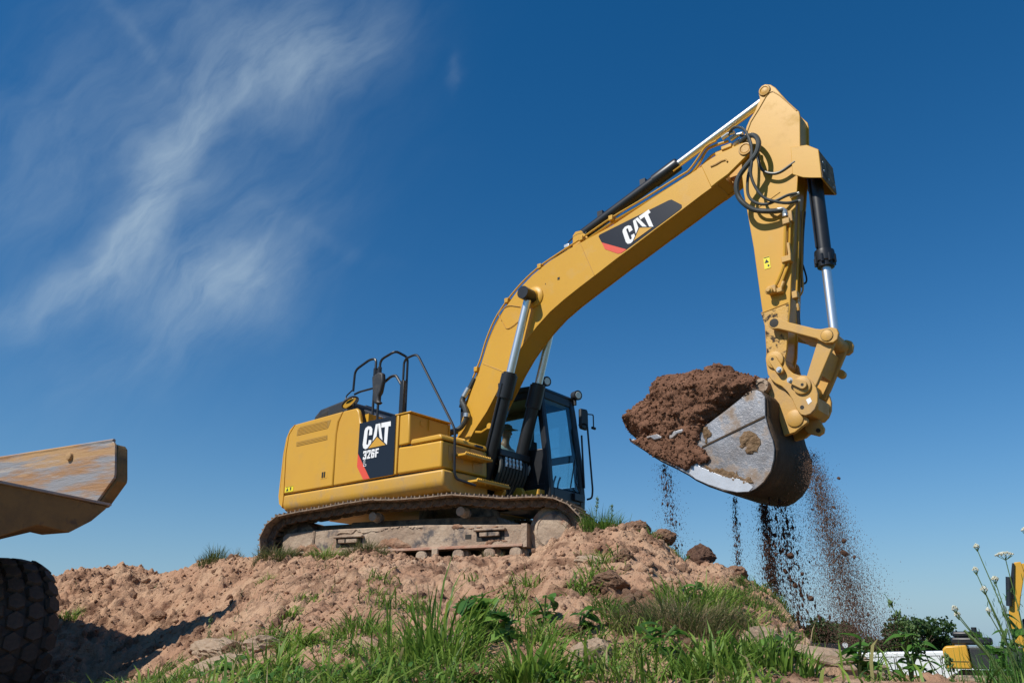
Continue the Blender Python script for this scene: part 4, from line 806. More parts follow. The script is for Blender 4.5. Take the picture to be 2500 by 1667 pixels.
# ---- soft lumps of mud: a polygon in the side plane swollen into a rough pad
def inside(poly, x, y):
    r_ = np.zeros(x.shape, bool); n = len(poly)
    for i in range(n):
        (x0, y0), (x1, y1) = poly[i], poly[(i + 1) % n]
        c = ((y0 > y) != (y1 > y)) & (x < (x1 - x0) * (y - y0) / (y1 - y0 + 1e-12) + x0); r_ ^= c
    return r_
def edist(poly, x, y):
    d = np.full(x.shape, 9.); n = len(poly)
    for i in range(n):
        (x0, y0), (x1, y1) = poly[i], poly[(i + 1) % n]; dx, dy = x1 - x0, y1 - y0
        t = np.clip(((x - x0) * dx + (y - y0) * dy) / (dx * dx + dy * dy + 1e-12), 0, 1); d = np.minimum(d, np.hypot(x - x0 - t * dx, y - y0 - t * dy))
    return d
def clay(name, poly, y0, thick, step, m, parent, seed=0):
    P_ = np.array(poly); x0, z0 = P_.min(0) - step; x1, z1 = P_.max(0) + step
    gx, gz = np.meshgrid(np.arange(x0, x1, step), np.arange(z0, z1, step))
    wx, wz = gx + fbm2(gx * 11, gz * 11, 3, seed) * .06, gz + fbm2(gx * 11, gz * 11, 3, seed + 5) * .06
    ins = inside(poly, wx, wz); d = edist(poly, wx, wz); y = y0 - thick * (1 - np.exp(-d / (thick * 1.5))) * (.75 + 1.1 * fbm2(gx * 16, gz * 16, 3, seed + 9)) - .3 * thick * fbm2(gx * 50, gz * 50, 2, seed + 12)
    nid = np.full(gx.shape, -1); nid[ins] = np.arange(ins.sum()); q = ins[:-1, :-1] & ins[1:, :-1] & ins[:-1, 1:] & ins[1:, 1:]
    if not q.any(): return None
    V_ = np.stack([gx[ins], y[ins], gz[ins]], -1); n = len(V_); Bk = V_.copy(); Bk[:, 1] = y0 + .004
    f = np.stack([nid[:-1, :-1][q], nid[:-1, 1:][q], nid[1:, 1:][q], nid[1:, :-1][q]], -1)
    qp = np.pad(q, 1); S_ = []
    for (dy, dx, e0, e1) in ((0, -1, 0, 3), (0, 1, 2, 1), (-1, 0, 1, 0), (1, 0, 3, 2)):
        nb = ~qp[1 + dy:1 + dy + q.shape[0], 1 + dx:1 + dx + q.shape[1]] & q
        ids = [nid[:-1, :-1][nb], nid[:-1, 1:][nb], nid[1:, 1:][nb], nid[1:, :-1][nb]]; S_.append(np.stack([ids[e0], ids[e1], ids[e1] + n, ids[e0] + n], -1))
    return npmesh(name, np.concatenate([V_, Bk]), np.concatenate([f] + S_), m, parent)
# ---- bucket
bk = tag(empty('bucket')); bk.parent = EX; bk.matrix_parent_inverse = EXI
BP = [(3.39, 1.55), (3.7, 1.575), (4.09, 1.605), (4.46, 1.60), (4.71, 1.73), (4.87, 1.82), (4.95, 1.875), (5.03, 1.90), (5.09, 1.895), (5.14, 1.86), (5.175, 1.80), (5.155, 1.59), (5.175, 1.44), (5.21, 1.30), (5.22, 1.20), (5.20, 1.08), (5.15, 0.95), (5.06, 0.845), (4.96, 0.78), (4.87, 0.75), (4.74, 0.76), (4.58, 0.80), (4.4, 0.88), (4.25, 0.965), (4.16, 1.035), (4.01, 1.13), (3.81, 1.245), (3.69, 1.33), (3.56, 1.43)]
SH = [(5.02, 1.93)] + BP[8:] + [(3.38, 1.56)]
for s in (-1, 1):
    sp = MB().prism(BP, s * .55, s * .582).build('side_plate', M['bucket'], bk, .005)
    MB().prism([(4.355, 1.32), (4.365, 1.345), (5.15, 1.585), (5.155, 1.56)], s * .58, s * .592).build('stiffener', M['shell'], sp, .004)
    MB().prism([(4.27, 1.15), (4.34, 1.095), (4.42, 1.055), (4.52, 1.0), (4.6, 0.96), (4.68, .945), (4.79, 0.905), (4.86, .87), (4.91, 0.83), (4.935, 0.80), (4.88, 0.757), (4.74, 0.765), (4.59, 0.81), (4.4, 0.89), (4.25, 0.97), (4.17, 1.05)], s * .581, s * .588).build('wear_plate', M['worn'], sp, .003)
sv, sf = [], []
yy = np.linspace(-.549, .549, 9)
for (x, z) in SH: sv += [(x, y, z) for y in yy]
for i in range(len(SH) - 1):
    for k in range(8): sf.append((i * 9 + k, i * 9 + k + 1, (i + 1) * 9 + k + 1, (i + 1) * 9 + k))
m_ = MB(); m_.v = sv; m_.f = sf
shl = m_.build('bucket_shell', M['shell'], bk, 0, 60)
sm = shl.modifiers.new('thick', 'SOLIDIFY'); sm.thickness = .03; sm.offset = 0
for nm_, pl_, yy_ in (('mud_patch', [(4.82, 1.4), (4.93, 1.43), (5.04, 1.38), (5.07, 1.31), (5.0, 1.17), (4.94, 1.15), (4.82, 1.27)], -.592), ('mud_streak', [(4.34, 1.11), (4.52, 1.07), (4.56, 1.09), (4.65, 1.03), (4.73, 0.98), (4.74, 1.03), (4.79, 0.95), (4.9, 0.91), (4.95, 0.85), (4.95, 0.78), (4.91, 0.82), (4.79, 0.885), (4.64, 0.93), (4.51, 0.99), (4.42, 1.04)], -.594), ('mud_patch', [(4.39, 1.55), (4.47, 1.56), (4.49, 1.5), (4.48, 1.43), (4.41, 1.34), (4.37, 1.44)], -.60)):
    clay(nm_, pl_, -.582, .03 if nm_ == 'mud_patch' else .02, .009, M['mudpatch'], bk, len(nm_) + int(pl_[0][0] * 10))
for pl_ in ([(3.66, 1.56), (3.82, 1.57), (3.89, 1.52), (3.88, 1.49), (3.77, 1.48), (3.72, 1.52), (3.66, 1.51)], [(3.96, 1.53), (4.04, 1.57), (4.17, 1.58), (4.18, 1.52), (4.09, 1.51), (4.03, 1.47), (3.97, 1.46)]):
    MB().prism(offset(pl_, .008), -.655, -.60).build('side_cutter', M['bucket'], bk, .012)
for y in (-.5, -.25, 0, .25, .5):
    MB().prism([(3.70, 1.43), (3.74, 1.52), (3.50, 1.56), (3.39, 1.575), (3.385, 1.56), (3.50, 1.50)], y - .05, y + .05).build('tooth', M['worn'], bk, .01)
MB().prism([(3.40, 1.535), (3.44, 1.57), (3.62, 1.44), (3.58, 1.41)], -.58, .58).build('cutting_edge', M['worn'], bk, .006)
for s in (-1, 1):
    er_ = MB().prism([(5.06, 2.08), (5.10, 2.15), (5.15, 2.08), (5.25, 2.0), (5.35, 1.90), (5.40, 1.80), (5.43, 1.69), (5.49, 1.57), (5.485, 1.53), (5.41, 1.49), (5.33, 1.44), (5.2, 1.42), (5.17, 1.60), (5.15, 1.82), (5.07, 1.90)], s * .13, s * .19).build('bucket_ear', M['yellow_worn'], bk, .008)
    MB().lathe((5.35, s * .185, 1.60), (0, s, 0), [(0, .10), (.02, .10), (.03, .08)], 18).build('ear_boss', M['yellow_worn'], er_)
    rb = MB(); rb.lathe((5.03, s * .18, 2.03), (0, s, 0), [(0, .09), (.11, .09), (.115, .085), (.115, .05), (.06, .048)], 20)
    for k in range(6): t = k * 1.05; q = (5.03 + .07 * math.cos(t), s * .29, 2.03 + .07 * math.sin(t)); rb.cyl(q, (q[0], s * .302, q[2]), .011, 6)
    rb.build('pin_collar', M['mudsteel'], er_)
MB().cyl((5.03, -.28, 2.03), (5.03, .28, 2.03), .05, 14).cyl((5.36, -.2, 1.6), (5.36, .2, 1.6), .05, 14).build('bucket_pin', M['mudfloor'], bk)

# ---- undercarriage, turned 16 degrees to the house
AU = R(16.0)
un = tag(empty('undercarriage', (0, 0, 0), AU)); un.parent = EX; un.matrix_parent_inverse = EXI
def upt(x, z, o=0): return (x, o, z)
TRK = [(-2.30, .30), (-2.38, .42), (-2.40, .56), (-2.345, .72), (-2.18, .855), (-1.79, .905), (-1.41, .935), (-1.04, .975), (-.62, 1.005), (-.21, .985), (.24, .985), (.67, 1.0), (1.04, .955), (1.42, .91), (1.82, .90), (2.06, .88), (2.27, .80), (2.43, .65), (2.49, .48), (2.43, .31), (2.28, .17), (2.05, .11), (1.2, .085), (0, .08), (-1.2, .085), (-1.95, .11), (-2.17, .18)]
P = [np.array(q) for q in TRK] + [np.array(TRK[0])]
seglen = [np.linalg.norm(P[i + 1] - P[i]) for i in range(len(P) - 1)]; cum = np.concatenate([[0], np.cumsum(seglen)]); NSH = 52
def on_track(s):
    s = s % cum[-1]; i = int(np.searchsorted(cum, s, 'right') - 1); i = min(i, len(seglen) - 1); t = (s - cum[i]) / seglen[i]; return P[i] * (1 - t) + P[i + 1] * t
pitch = cum[-1] / NSH
sh = MB()
pp = [(-.55 * pitch, 0), (.55 * pitch, .003), (.54 * pitch, .014), (.42 * pitch, .016), (.41 * pitch, .046), (.35 * pitch, .046), (.32 * pitch, .016), (.06 * pitch, .016), (.04 * pitch, .042), (-.02 * pitch, .042), (-.05 * pitch, .016), (-.32 * pitch, .016), (-.34 * pitch, .042), (-.40 * pitch, .042), (-.44 * pitch, .012)]
sh.prism(pp, -.30, .30)
shoe_me = sh.mesh('track_shoe'); shoe_me.materials.append(M['track'])
lkm = MB()
for o in (-.11, .11): lkm.prism([(-.55 * pitch, -.02), (-.5 * pitch, -.075), (-.3 * pitch, -.095), (.3 * pitch, -.095), (.5 * pitch, -.075), (.55 * pitch, -.02), (.4 * pitch, -.002), (-.4 * pitch, -.002)], o - .025, o + .025)
for q in (-.5, .0): lkm.cyl((q * pitch, -.15, -.05), (q * pitch, .15, -.05), .026, 10)
for o in (-.2, .2):
    for q in (-.25, .25): lkm.cyl((q * pitch, o, -.012), (q * pitch, o, .0), .014, 6)
link_me = lkm.mesh('track_link'); link_me.materials.append(M['mudfloor'])
for side in (-1, 1):
    yo = side * 1.32
    ch = tag(empty('track_chain', (0, yo, 0))); ch.parent = un
    for k in range(NSH):
        c = on_track(k * pitch); a_ = on_track(k * pitch - pitch * .5); b_ = on_track(k * pitch + pitch * .5); d_ = b_ - a_
        for nm, me in (('track_shoe', shoe_me), ('track_link', link_me)):
            o = bpy.data.objects.new(nm, me); COL.objects.link(o); o.parent = ch
            # the loop runs clockwise seen from the near side, so the shoe's outer face is on its left
            o.location = (c[0], 0, c[1]); o.rotation_euler = (0, -math.atan2(d_[1], d_[0]), 0)
    fr = MB(); yi = side * 1.12; ye = side * 1.41
    ya, yb = min(yi, ye), max(yi, ye)
    FR = [(-2.16, .36), (-2.17, .60), (-2.12, .64), (-1.62, .67), (.2, .66), (1.0, .625), (1.62, .60), (1.63, .325), (-1.6, .345)]
    fr.prism(FR, ya, yb)
    frm = fr.build('track_frame', M['mudsteel'], un, .015)
    e0 = side * 1.411; s_ = side
    def fb(a, b, y0, y1, mm, nm, bev=.004): return MB().box((a[0], min(e0 + s_ * y0, e0 + s_ * y1), a[1]), (b[0], max(e0 + s_ * y0, e0 + s_ * y1), b[1])).build(nm, mm, frm, bev)
    fb((-1.6, .325), (1.62, .36), 0, .035, M['rustmud'], 'frame_flange'); fb((1.60, .315), (1.68, .61), -.30, .02, M['mudsteel'], 'frame_end')
    fb((-1.635, .36), (-1.60, .66), 0, .012, M['mudfloor'], 'frame_gap')
    fb((.795, .445), (.885, .505), -.02, .002, M['seam'], 'frame_hole', 0)
    for x0, x1 in ((.96, 1.36), (-1.23, -.80)):
        fb((x0, .41), (x1, .535), -.02, .003, M['seam'], 'step_recess', 0)
        fb((x0 + .06, .465), (x1 - .06, .52), 0, .05, M['mudsteel'], 'frame_step', .008); fb((x0 + .17, .47), (x0 + .19, .52), .05, .055, M['seam'], 'step_slot', 0)
        fb((x0 - .02, .535), (x1 + .03, .565), 0, .07, M['mudsteel'], 'step_brow', .01)
    if side < 0:
        for k_, pl_ in enumerate(([(-.62, .36), (-.50, .47), (-.36, .52), (-.22, .49), (-.05, .44), (.02, .36)], [(-1.95, .36), (-1.9, .46), (-1.75, .43), (-1.62, .50), (-1.45, .40), (-1.3, .36)], [(.55, .60), (.60, .64), (.85, .60), (1.10, .58), (1.16, .61), (1.35, .57), (1.2, .55), (.8, .565)], [(-1.3, .60), (-1.2, .655), (-.7, .65), (-.2, .645), (.1, .65), (.2, .61), (-.4, .615), (-.9, .60)], [(1.0, .37), (1.1, .43), (1.3, .41), (1.45, .37)])):
            clay('mud_crust', pl_, -1.412, .045, .012, M['clod'] if k_ != 3 else M['mudsteel'], un, 20 + k_)
    wi = MB().lathe((2.01, side * 1.20, .51), (0, side, 0), [(0, .30), (.04, .34), (.10, .34), (.12, .25), (.17, .25), (.205, .225), (.22, .20), (.212, .19)], 36).build('idler_wheel', M['mudsteel'], un)
    MB().lathe((-1.98, side * 1.08, .54), (0, side, 0), [(0, .25), (.02, .28), (.18, .28), (.2, .2), (.22, .2)], 32).build('sprocket', M['mudfloor'], un)
    for x in (-.66, .71): MB().lathe((x, side * 1.2, .815), (0, side, 0), [(0, .07), (.08, .075), (.085, .06), (.21, .062), (.215, .05)], 18).build('carrier_roller', M['mudsteel'], un)
    for x in (-1.5, -1.1, -.7, -.3, .15, .70, 1.15, 1.52): MB().lathe((x, side * 1.2, .245), (0, side, 0), [(0, .10), (.06, .11), (.12, .11), (.14, .085), (.22, .085), (.235, .07)], 20).build('track_roller', M['mudsteel'], un)
    MB().box((.33, min(side * 1.42, side * 1.47), .15), (.42, max(side * 1.42, side * 1.47), .34)).box((.30, min(side * 1.40, side * 1.48), .14), (.52, max(side * 1.40, side * 1.48), .17)).build('track_guide', M['mudsteel'], un, .01)
for side in (-1, 1): MB().lathe((-1.98, side * 1.06, .54), (0, -side, 0), [(0, .30), (.25, .30), (.3, .22), (.6, .2)], 24).box((-1.9, min(side * .6, side * 1.1), .40), (-1.2, max(side * .6, side * 1.1), .78)).build('travel_motor', M['mudfloor'], un, .02)
MB().prism([(-1.35, .35), (1.3, .35), (1.1, .78), (-1.2, .80)], -1.11, 1.11).lathe((0, 0, .74), (0, 0, 1), [(0, .62), (.3, .62), (.32, .55)], 36).build('car_body', M['mudfloor'], un, .02)

SO = [(3.13, 1.92), (3.23, 2.04), (3.35, 2.1), (3.48, 2.21), (3.6, 2.34), (3.63, 2.46), (3.77, 2.48), (3.95, 2.47), (4.16, 2.49), (4.17, 2.45), (4.3, 2.42), (4.37, 2.51), (4.42, 2.53), (4.48, 2.46), (4.56, 2.45), (4.62, 2.36), (4.73, 2.31), (4.88, 2.23), (5.01, 2.20), (5.06, 2.12), (5.10, 1.93), (5.04, 1.89), (4.84, 1.8), (4.63, 1.70), (4.51, 1.62), (4.38, 1.56), (4.30, 1.37), (4.4, 1.27), (4.47, 1.18), (4.40, 1.13), (4.24, 1.13), (4.15, 1.07), (3.94, 1.185), (3.69, 1.32), (3.50, 1.46), (3.36, 1.56), (3.22, 1.68), (3.14, 1.80)]
st_ = .016
# ================================================================== the load of soil
gx, gz = np.meshgrid(np.arange(3.05, 5.2, st_), np.arange(1.0, 2.62, st_)); ins = inside(SO, gx, gz); dd = edist(SO, gx, gz)
inp = inside(BP, gx, gz)
hw = .64 * (1 - np.exp(-dd / .10)) * np.clip(.55 + .45 * np.minimum(1, (2.62 - gz) / .5), 0, 1)
n1 = fbm2(gx * 3, gz * 3, 3, 5) * .16; n2 = (.25 - np.abs(fbm2(gx * 9, gz * 9, 3, 6))) * .09; n3 = fbm2(gx * 30, gz * 30, 2, 8) * .03
fy = -.0 - hw + (n1 + n2 + n3) * np.minimum(1, dd / .05)
plate_front = -.588 - .05 * (1 - np.exp(-dd / .03)) + (n2 + n3) * .35
fy = np.where(inp, np.minimum(fy, plate_front), fy)
by = np.clip(hw + .3 * n1, .02, .545)
jx = gx + fbm2(gx * 22, gz * 22, 2, 91) * .022; jz = gz + fbm2(gx * 22, gz * 22, 2, 92) * .022
nid = np.full(gx.shape, -1); nid[ins] = np.arange(ins.sum()); nv = int(ins.sum())
V = np.concatenate([np.stack([jx[ins], fy[ins], jz[ins]], -1), np.stack([jx[ins], by[ins], jz[ins]], -1)])
q = ins[:-1, :-1] & ins[1:, :-1] & ins[:-1, 1:] & ins[1:, 1:]
a_, b_, c_, d_ = nid[:-1, :-1][q], nid[:-1, 1:][q], nid[1:, 1:][q], nid[1:, :-1][q]
F = [np.stack([a_, b_, c_, d_], -1), np.stack([d_, c_, b_, a_], -1) + nv]
qp = np.pad(q, 1); B_ = []
for (dy, dx, e0, e1) in ((0, -1, 'a', 'd'), (0, 1, 'c', 'b'), (-1, 0, 'b', 'a'), (1, 0, 'd', 'c')):
    nb = ~qp[1 + dy:1 + dy + q.shape[0], 1 + dx:1 + dx + q.shape[1]] & q
    ids = dict(a=nid[:-1, :-1][nb], b=nid[:-1, 1:][nb], c=nid[1:, 1:][nb], d=nid[1:, :-1][nb])
    B_.append(np.stack([ids[e0], ids[e1], ids[e1] + nv, ids[e0] + nv], -1))
sl_ = npmesh('soil_load', V, np.concatenate(F + B_), M['soil'])
bm = bmesh.new(); bm.from_mesh(sl_.data); bmesh.ops.recalc_face_normals(bm, faces=bm.faces[:]); bm.to_mesh(sl_.data); bm.free()
tag(sl_, 'heaped load of moist brown soil spilling over the lifted bucket', 'soil heap')

# ================================================================== the operator
def skin_body(name, joints, edges, m, parent=None, sub=2):
    me = bpy.data.meshes.new(name); me.from_pydata([j[0] for j in joints], edges, [])
    o = put(name, me, m, parent)
    sk = o.modifiers.new('skin', 'SKIN'); sk.use_smooth_shade = True
    for i, j in enumerate(joints):
        rr = j[1] if isinstance(j[1], tuple) else (j[1], j[1]); me.skin_vertices[0].data[i].radius = rr
    me.skin_vertices[0].data[0].use_root = True
    sb = o.modifiers.new('sub', 'SUBSURF'); sb.levels = sub; sb.render_levels = sub
    return o
px, py_, pz = .08, .93, 1.72
J = [((px, py_, pz), (.15, .12)), ((px + .0, py_, pz + .22), (.15, .11)), ((px + .01, py_, pz + .42), (.17, .11)), ((px + .04, py_, pz + .53), (.07, .065)), ((px + .06, py_, pz + .60), (.06, .06)), ((px + .075, py_ - .005, pz + .69), (.088, .078)), ((px + .075, py_ - .005, pz + .78), (.075, .068)),
     ((px + .0, py_ - .20, pz + .43), .075), ((px + .12, py_ - .27, pz + .20), .055), ((px + .36, py_ - .26, pz + .16), .045), ((px + .44, py_ - .27, pz + .20), (.045, .025)),
     ((px + .0, py_ + .20, pz + .43), .075), ((px + .12, py_ + .27, pz + .20), .055), ((px + .36, py_ + .26, pz + .16), .045), ((px + .44, py_ + .27, pz + .20), (.045, .025)),
     ((px + .08, py_ - .10, pz - .01), .10), ((px + .48, py_ - .13, pz + .04), .075), ((px + .60, py_ - .12, pz - .36), .055), ((px + .74, py_ - .12, pz - .43), (.05, .04)),
     ((px + .08, py_ + .10, pz - .01), .10), ((px + .48, py_ + .13, pz + .04), .075), ((px + .60, py_ + .12, pz - .36), .055), ((px + .74, py_ + .12, pz - .43), (.05, .04))]
EDG = [(0, 1), (1, 2), (2, 3), (3, 4), (4, 5), (5, 6), (2, 7), (7, 8), (8, 9), (9, 10), (2, 11), (11, 12), (12, 13), (13, 14), (0, 15), (15, 16), (16, 17), (17, 18), (0, 19), (19, 20), (20, 21), (21, 22)]
pe = skin_body('person', J, EDG, M['skin'])
tag(pe, 'operator in a grey cap and white shirt seated in the dark cab', 'person')
def cloth(nm, ids, grow, m):
    mp_ = {j: i for i, j in enumerate(ids)}
    return skin_body(nm, [(J[j][0], tuple(r_ * grow for r_ in (J[j][1] if isinstance(J[j][1], tuple) else (J[j][1],) * 2))) for j in ids], [(mp_[a], mp_[b]) for a, b in EDG if a in mp_ and b in mp_], m, pe)
cloth('shirt', [0, 1, 2, 3, 7, 8, 11, 12], 1.09, M['shirt'])
cloth('trousers', [0, 15, 16, 17, 19, 20, 21], 1.08, M['seat'])
hx, hy, hz = px + .075, py_ - .005, pz + .72
MB().prism([(hx - .11, hz - .55 + .24), (hx + .09, hz - .55 + .24), (hx + .10, hz - .60), (hx - .02, hz - .60)], hy - .12, hy + .10).build('bib', M['vest'], pe, .03)
MB().lathe((hx, hy, hz), (0, 0, 1), [(.03, .098), (.06, .104), (.11, .092), (.14, .05), (.148, .02)], 20).prism([(hx + .04, hz + .035), (hx + .19, hz + .02), (hx + .19, hz + .03), (hx + .04, hz + .055)], hy - .08, hy + .08).build('cap', M['cap'], pe, .004)
fc = MB().tube([(hx + .085, hy, hz - .0), (hx + .112, hy, hz - .045), (hx + .088, hy, hz - .05)], .013, 6).lathe((hx + .072, hy - .034, hz), (1, 0, 0), [(0, .012), (.012, .008)], 8).lathe((hx + .072, hy + .034, hz), (1, 0, 0), [(0, .012), (.012, .008)], 8).box((hx + .07, hy - .026, hz - .088), (hx + .086, hy + .026, hz - .08)).lathe((hx, hy - .088, hz - .02), (0, -1, 0), [(0, .03), (.012, .022)], 10).lathe((hx, hy + .088, hz - .02), (0, 1, 0), [(0, .03), (.012, .022)], 10).build('face', M['skin'], pe, .004)

# ================================================================== the dump truck at the left edge
put = _put
TK = tag(empty('dump_truck', (.08, -5.36, -1.66), R(12)), 'rear end of a rusty yellow articulated dump truck with a big tyre in shade', 'dump truck')
TI = Matrix.Translation((0, 0, 1.66))
def tp_(o): o.matrix_parent_inverse = TI; return o
WALL = [(-4.6, 1.20), (-2.06, 1.13), (-.12, 1.14), (-.08, 1.10), (.0, .78), (.0, .74), (-.21, .50), (-1.2, .40), (-4.6, -.2)]
wl1 = tp_(MB().prism(WALL, 0, .03).build('bed_wall', M['bed_scoured'], TK, .006))
tp_(MB().prism(offset([(x + .012, z - .03) for x, z in WALL], .0), .031, .16).build('bed_wall_rib', M['bed'], TK, .01))
tp_(MB().tube([(-4.6, .015, 1.205), (-2.06, .015, 1.135), (-.12, .015, 1.145)], .022, 6).build('bed_rim', M['bed_scoured'], TK))
tp_(MB().lathe((-.76, 0, 1.03), (0, -1, 0), [(0, .045), (.03, .04), (.035, .03)], 16).build('bed_pin', M['bed_scoured'], TK))
LIP = [(-2.6, .56), (-1.09, .53), (.088, .47), (.06, .43), (-.07, .30), (-.29, .16), (-.63, .19), (-.97, .04), (-2.6, -.05)]
tp_(MB().prism(LIP, -.55, -.12, 'yz').build('bed_chute', M['bed'], TK, .012))
tp_(MB().prism([(y, z + .012) for y, z in [(-2.6, .55), (.10, .46), (.10, .485), (-2.6, .575)]], -.16, -.09, 'yz').build('bed_lip', M['bed_scoured'], TK, .004))
tp_(MB().prism([(-.5, .45), (-4.6, .05), (-4.6, -.1), (-.5, .32)], -2.6, 0).build('bed_floor', M['bed'], TK, .01))
tp_(MB().box((-4.6, -1.7, -.75), (-1.6, -.75, -.35)).build('truck_frame', M['bed'], TK, .03))
def tyre(cx, cy, turn):
    root = empty('wheel', (cx, cy, -.84), turn); root.parent = TK; root.matrix_parent_inverse = TI
    t = MB().lathe((0, -.31, 0), (0, 1, 0), [(0, .42), (.0, .52), (.02, .66), (.06, .74), (.11, .765), (.31, .775), (.51, .765), (.56, .74), (.60, .66), (.62, .52), (.62, .42)], 64).build('tyre', M['tyre'], root)
    MB().lathe((0, -.24, 0), (0, 1, 0), [(0, .40), (.02, .43), (.1, .36), (.3, .34), (.38, .36), (.46, .43), (.48, .40)], 32).build('rim', M['bed'], root)
    pl = [(-.075, -.055), (.0, -.085), (.075, -.055), (.075, .035), (.0, .078), (-.075, .035)]
    bm_ = MB(); n = len(pl)
    bm_.add([(u, v, 0) for u, v in pl] + [(u * .9, v * .9, .045) for u, v in pl], [tuple(range(n - 1, -1, -1)), tuple(range(n, 2 * n))] + [(i, (i + 1) % n, n + (i + 1) % n, n + i) for i in range(n)])
    bme = bm_.mesh('tread_block'); bme.materials.append(M['tyre'])
    NR = 26
    for c, (yy, rad, tilt) in enumerate(((-.255, .742, -.5), (-.088, .772, -.08), (.088, .772, .08), (.255, .742, .5))):
        for k in range(NR):
            a = 2 * math.pi * (k + (.5 if c % 2 else 0)) / NR
            o = bpy.data.objects.new('tread_block', bme); COL.objects.link(o); o.parent = t
            nrm = Matrix.Rotation(a, 4, 'Y') @ Matrix.Translation((0, yy, rad)) @ Matrix.Rotation(-tilt, 4, 'X') @ Matrix.Rotation(R(90), 4, 'Z') @ Matrix.Scale(1.18, 4, (0, 1, 0)) @ Matrix.Scale(1.02, 4, (1, 0, 0))
            o.matrix_local = nrm
    return root
_p = Vector((-1.345 - .11 + .155, -5.83 + 5.35 + .125)); _c, _s = math.cos(R(-12)), math.sin(R(-12))
tyre(_p.x * _c - _p.y * _s, _p.x * _s + _p.y * _c, R(-13))

# ================================================================== falling soil
def shards(name, P, size, m, stretch=1.4, parent=None):
    P = np.asarray(P); n = len(P)
    oc = np.array([(1, 0, 0), (-1, 0, 0), (0, 1, 0), (0, -1, 0), (0, 0, 1), (0, 0, -1)], float)
    fc_ = np.array([(0, 2, 4), (2, 1, 4), (1, 3, 4), (3, 0, 4), (2, 0, 5), (1, 2, 5), (3, 1, 5), (0, 3, 5)])
    v = oc[None] * (size[:, None, None] * rng.uniform(.6, 1.25, (n, 6, 1))) * np.array([1, 1, stretch]) + rng.normal(0, .18, (n, 6, 3)) * size[:, None, None]
    a = rng.uniform(0, 6.28, n); ca, sa = np.cos(a)[:, None], np.sin(a)[:, None]
    v = np.stack([v[..., 0] * ca - v[..., 1] * sa, v[..., 0] * sa + v[..., 1] * ca, v[..., 2]], -1) + P[:, None]
    f = fc_[None] + (np.arange(n) * 6)[:, None, None]
    return npmesh(name, v.reshape(-1, 3), f.reshape(-1, 3), m, parent)
def stream(label, a, b, wa, wb, n, n2, smax, sc=1.0, curve=0.):
    t = rng.random(n) ** (.62 if 'plume' in label else .9); a, b = np.array(a), np.array(b)
    cl_ = np.sin(t * 37 + np.sin(t * 91) * 2) * .35
    P = a + (b - a) * t[:, None]; w = (wa + (wb - wa) * t)[:, None]
    P = P + rng.normal(0, 1, (n, 3)) * w * np.array([1, 1.6, .3]); P[:, 0] += cl_ * w[:, 0] + curve * t * (1 - t)
    s = np.clip(.0028 * sc * (1 / np.maximum(rng.random(n), 1e-3)) ** .42, 0, smax)
    t2 = rng.random(n2) ** (.7 if 'plume' in label else 1.); P2 = a + (b - a) * t2[:, None] + rng.normal(0, 1, (n2, 3)) * ((wa + (wb - wa) * t2) * 2.3)[:, None] * np.array([1, 1.6, .3])
    o = shards('falling_soil', np.concatenate([P, P2]), np.concatenate([s, np.full(n2, .0017) * rng.uniform(.5, 2.2, n2)]), M['soil_dark'], 2.6)
    if 'plume' in label: o.data.materials[0] = M['soil_sunlit']
    return tag(o, label, 'falling soil', 'streams of soil falling from the bucket', 'stuff')
stream('thin dark trickle of soil falling from the tip end of the lifted bucket', (3.75, -.4, 1.24), (3.86, -.4, -.1), .026, .05, 750, 1300, .012)
stream('narrowest trickle of soil falling under the middle of the lifted bucket', (4.54, -.2, .80), (4.48, -.2, -.5), .012, .028, 700, 800, .011)
stream('dense dark curtain of soil falling from the bottom of the lifted bucket', (4.84, -.1, .68), (4.86, -.1, -1.0), .022, .06, 4600, 5200, .011)
stream('wide loose spray of soil grains falling beside the dense dark curtain', (4.98, .0, .70), (5.10, .0, -1.1), .055, .12, 2600, 7000, .018)
stream('slanting brown plume of soil falling from the back of the lifted bucket', (5.36, .1, 1.28), (5.68, .1, -.85), .024, .085, 2100, 32000, .010, 1.0, -.12)
# lumps with their own outline
def lump_mesh(name, seed, m, rough_=.28, sub=4):
    bm = bmesh.new(); bmesh.ops.create_icosphere(bm, subdivisions=sub, radius=1); V_ = np.array([v.co[:] for v in bm.verts])
    k = 1 + rough_ * 1.3 * fbm3(V_[:, 0] * .9 + seed, V_[:, 1] * .9, V_[:, 2] * .9, 2, seed)
    Q = V_ * k[:, None]
    rs = np.random.default_rng(seed)       # broken, faceted sides
    for j in range(5):
        nn_ = rs.normal(0, 1, 3); nn_ /= np.linalg.norm(nn_); h_ = rs.uniform(.6, .88); dd_ = Q @ nn_ - h_; Q = Q - np.where(dd_ > 0, dd_ * .8, 0)[:, None] * nn_
    w = 1 + rough_ * (.9 * (.2 - np.abs(fbm3(Q[:, 0] * 2.6, Q[:, 1] * 2.6 + seed, Q[:, 2] * 2.6, 3, seed + 9))) + .55 * (.2 - np.abs(fbm3(Q[:, 0] * 6.5, Q[:, 1] * 6.5 + seed, Q[:, 2] * 6.5, 2, seed + 19, .7))) + .25 * noise3(Q[:, 0] * 15, Q[:, 1] * 15, Q[:, 2] * 15, seed))
    Q = Q * w[:, None]
    for v, q in zip(bm.verts, Q): v.co = q
    me = bpy.data.meshes.new(name); bm.to_mesh(me); bm.free(); me.materials.append(m); return me
LUMPS = [lump_mesh('falling_clod', 3 + i, M['clod_dark'], .3, 2) for i in range(3)]
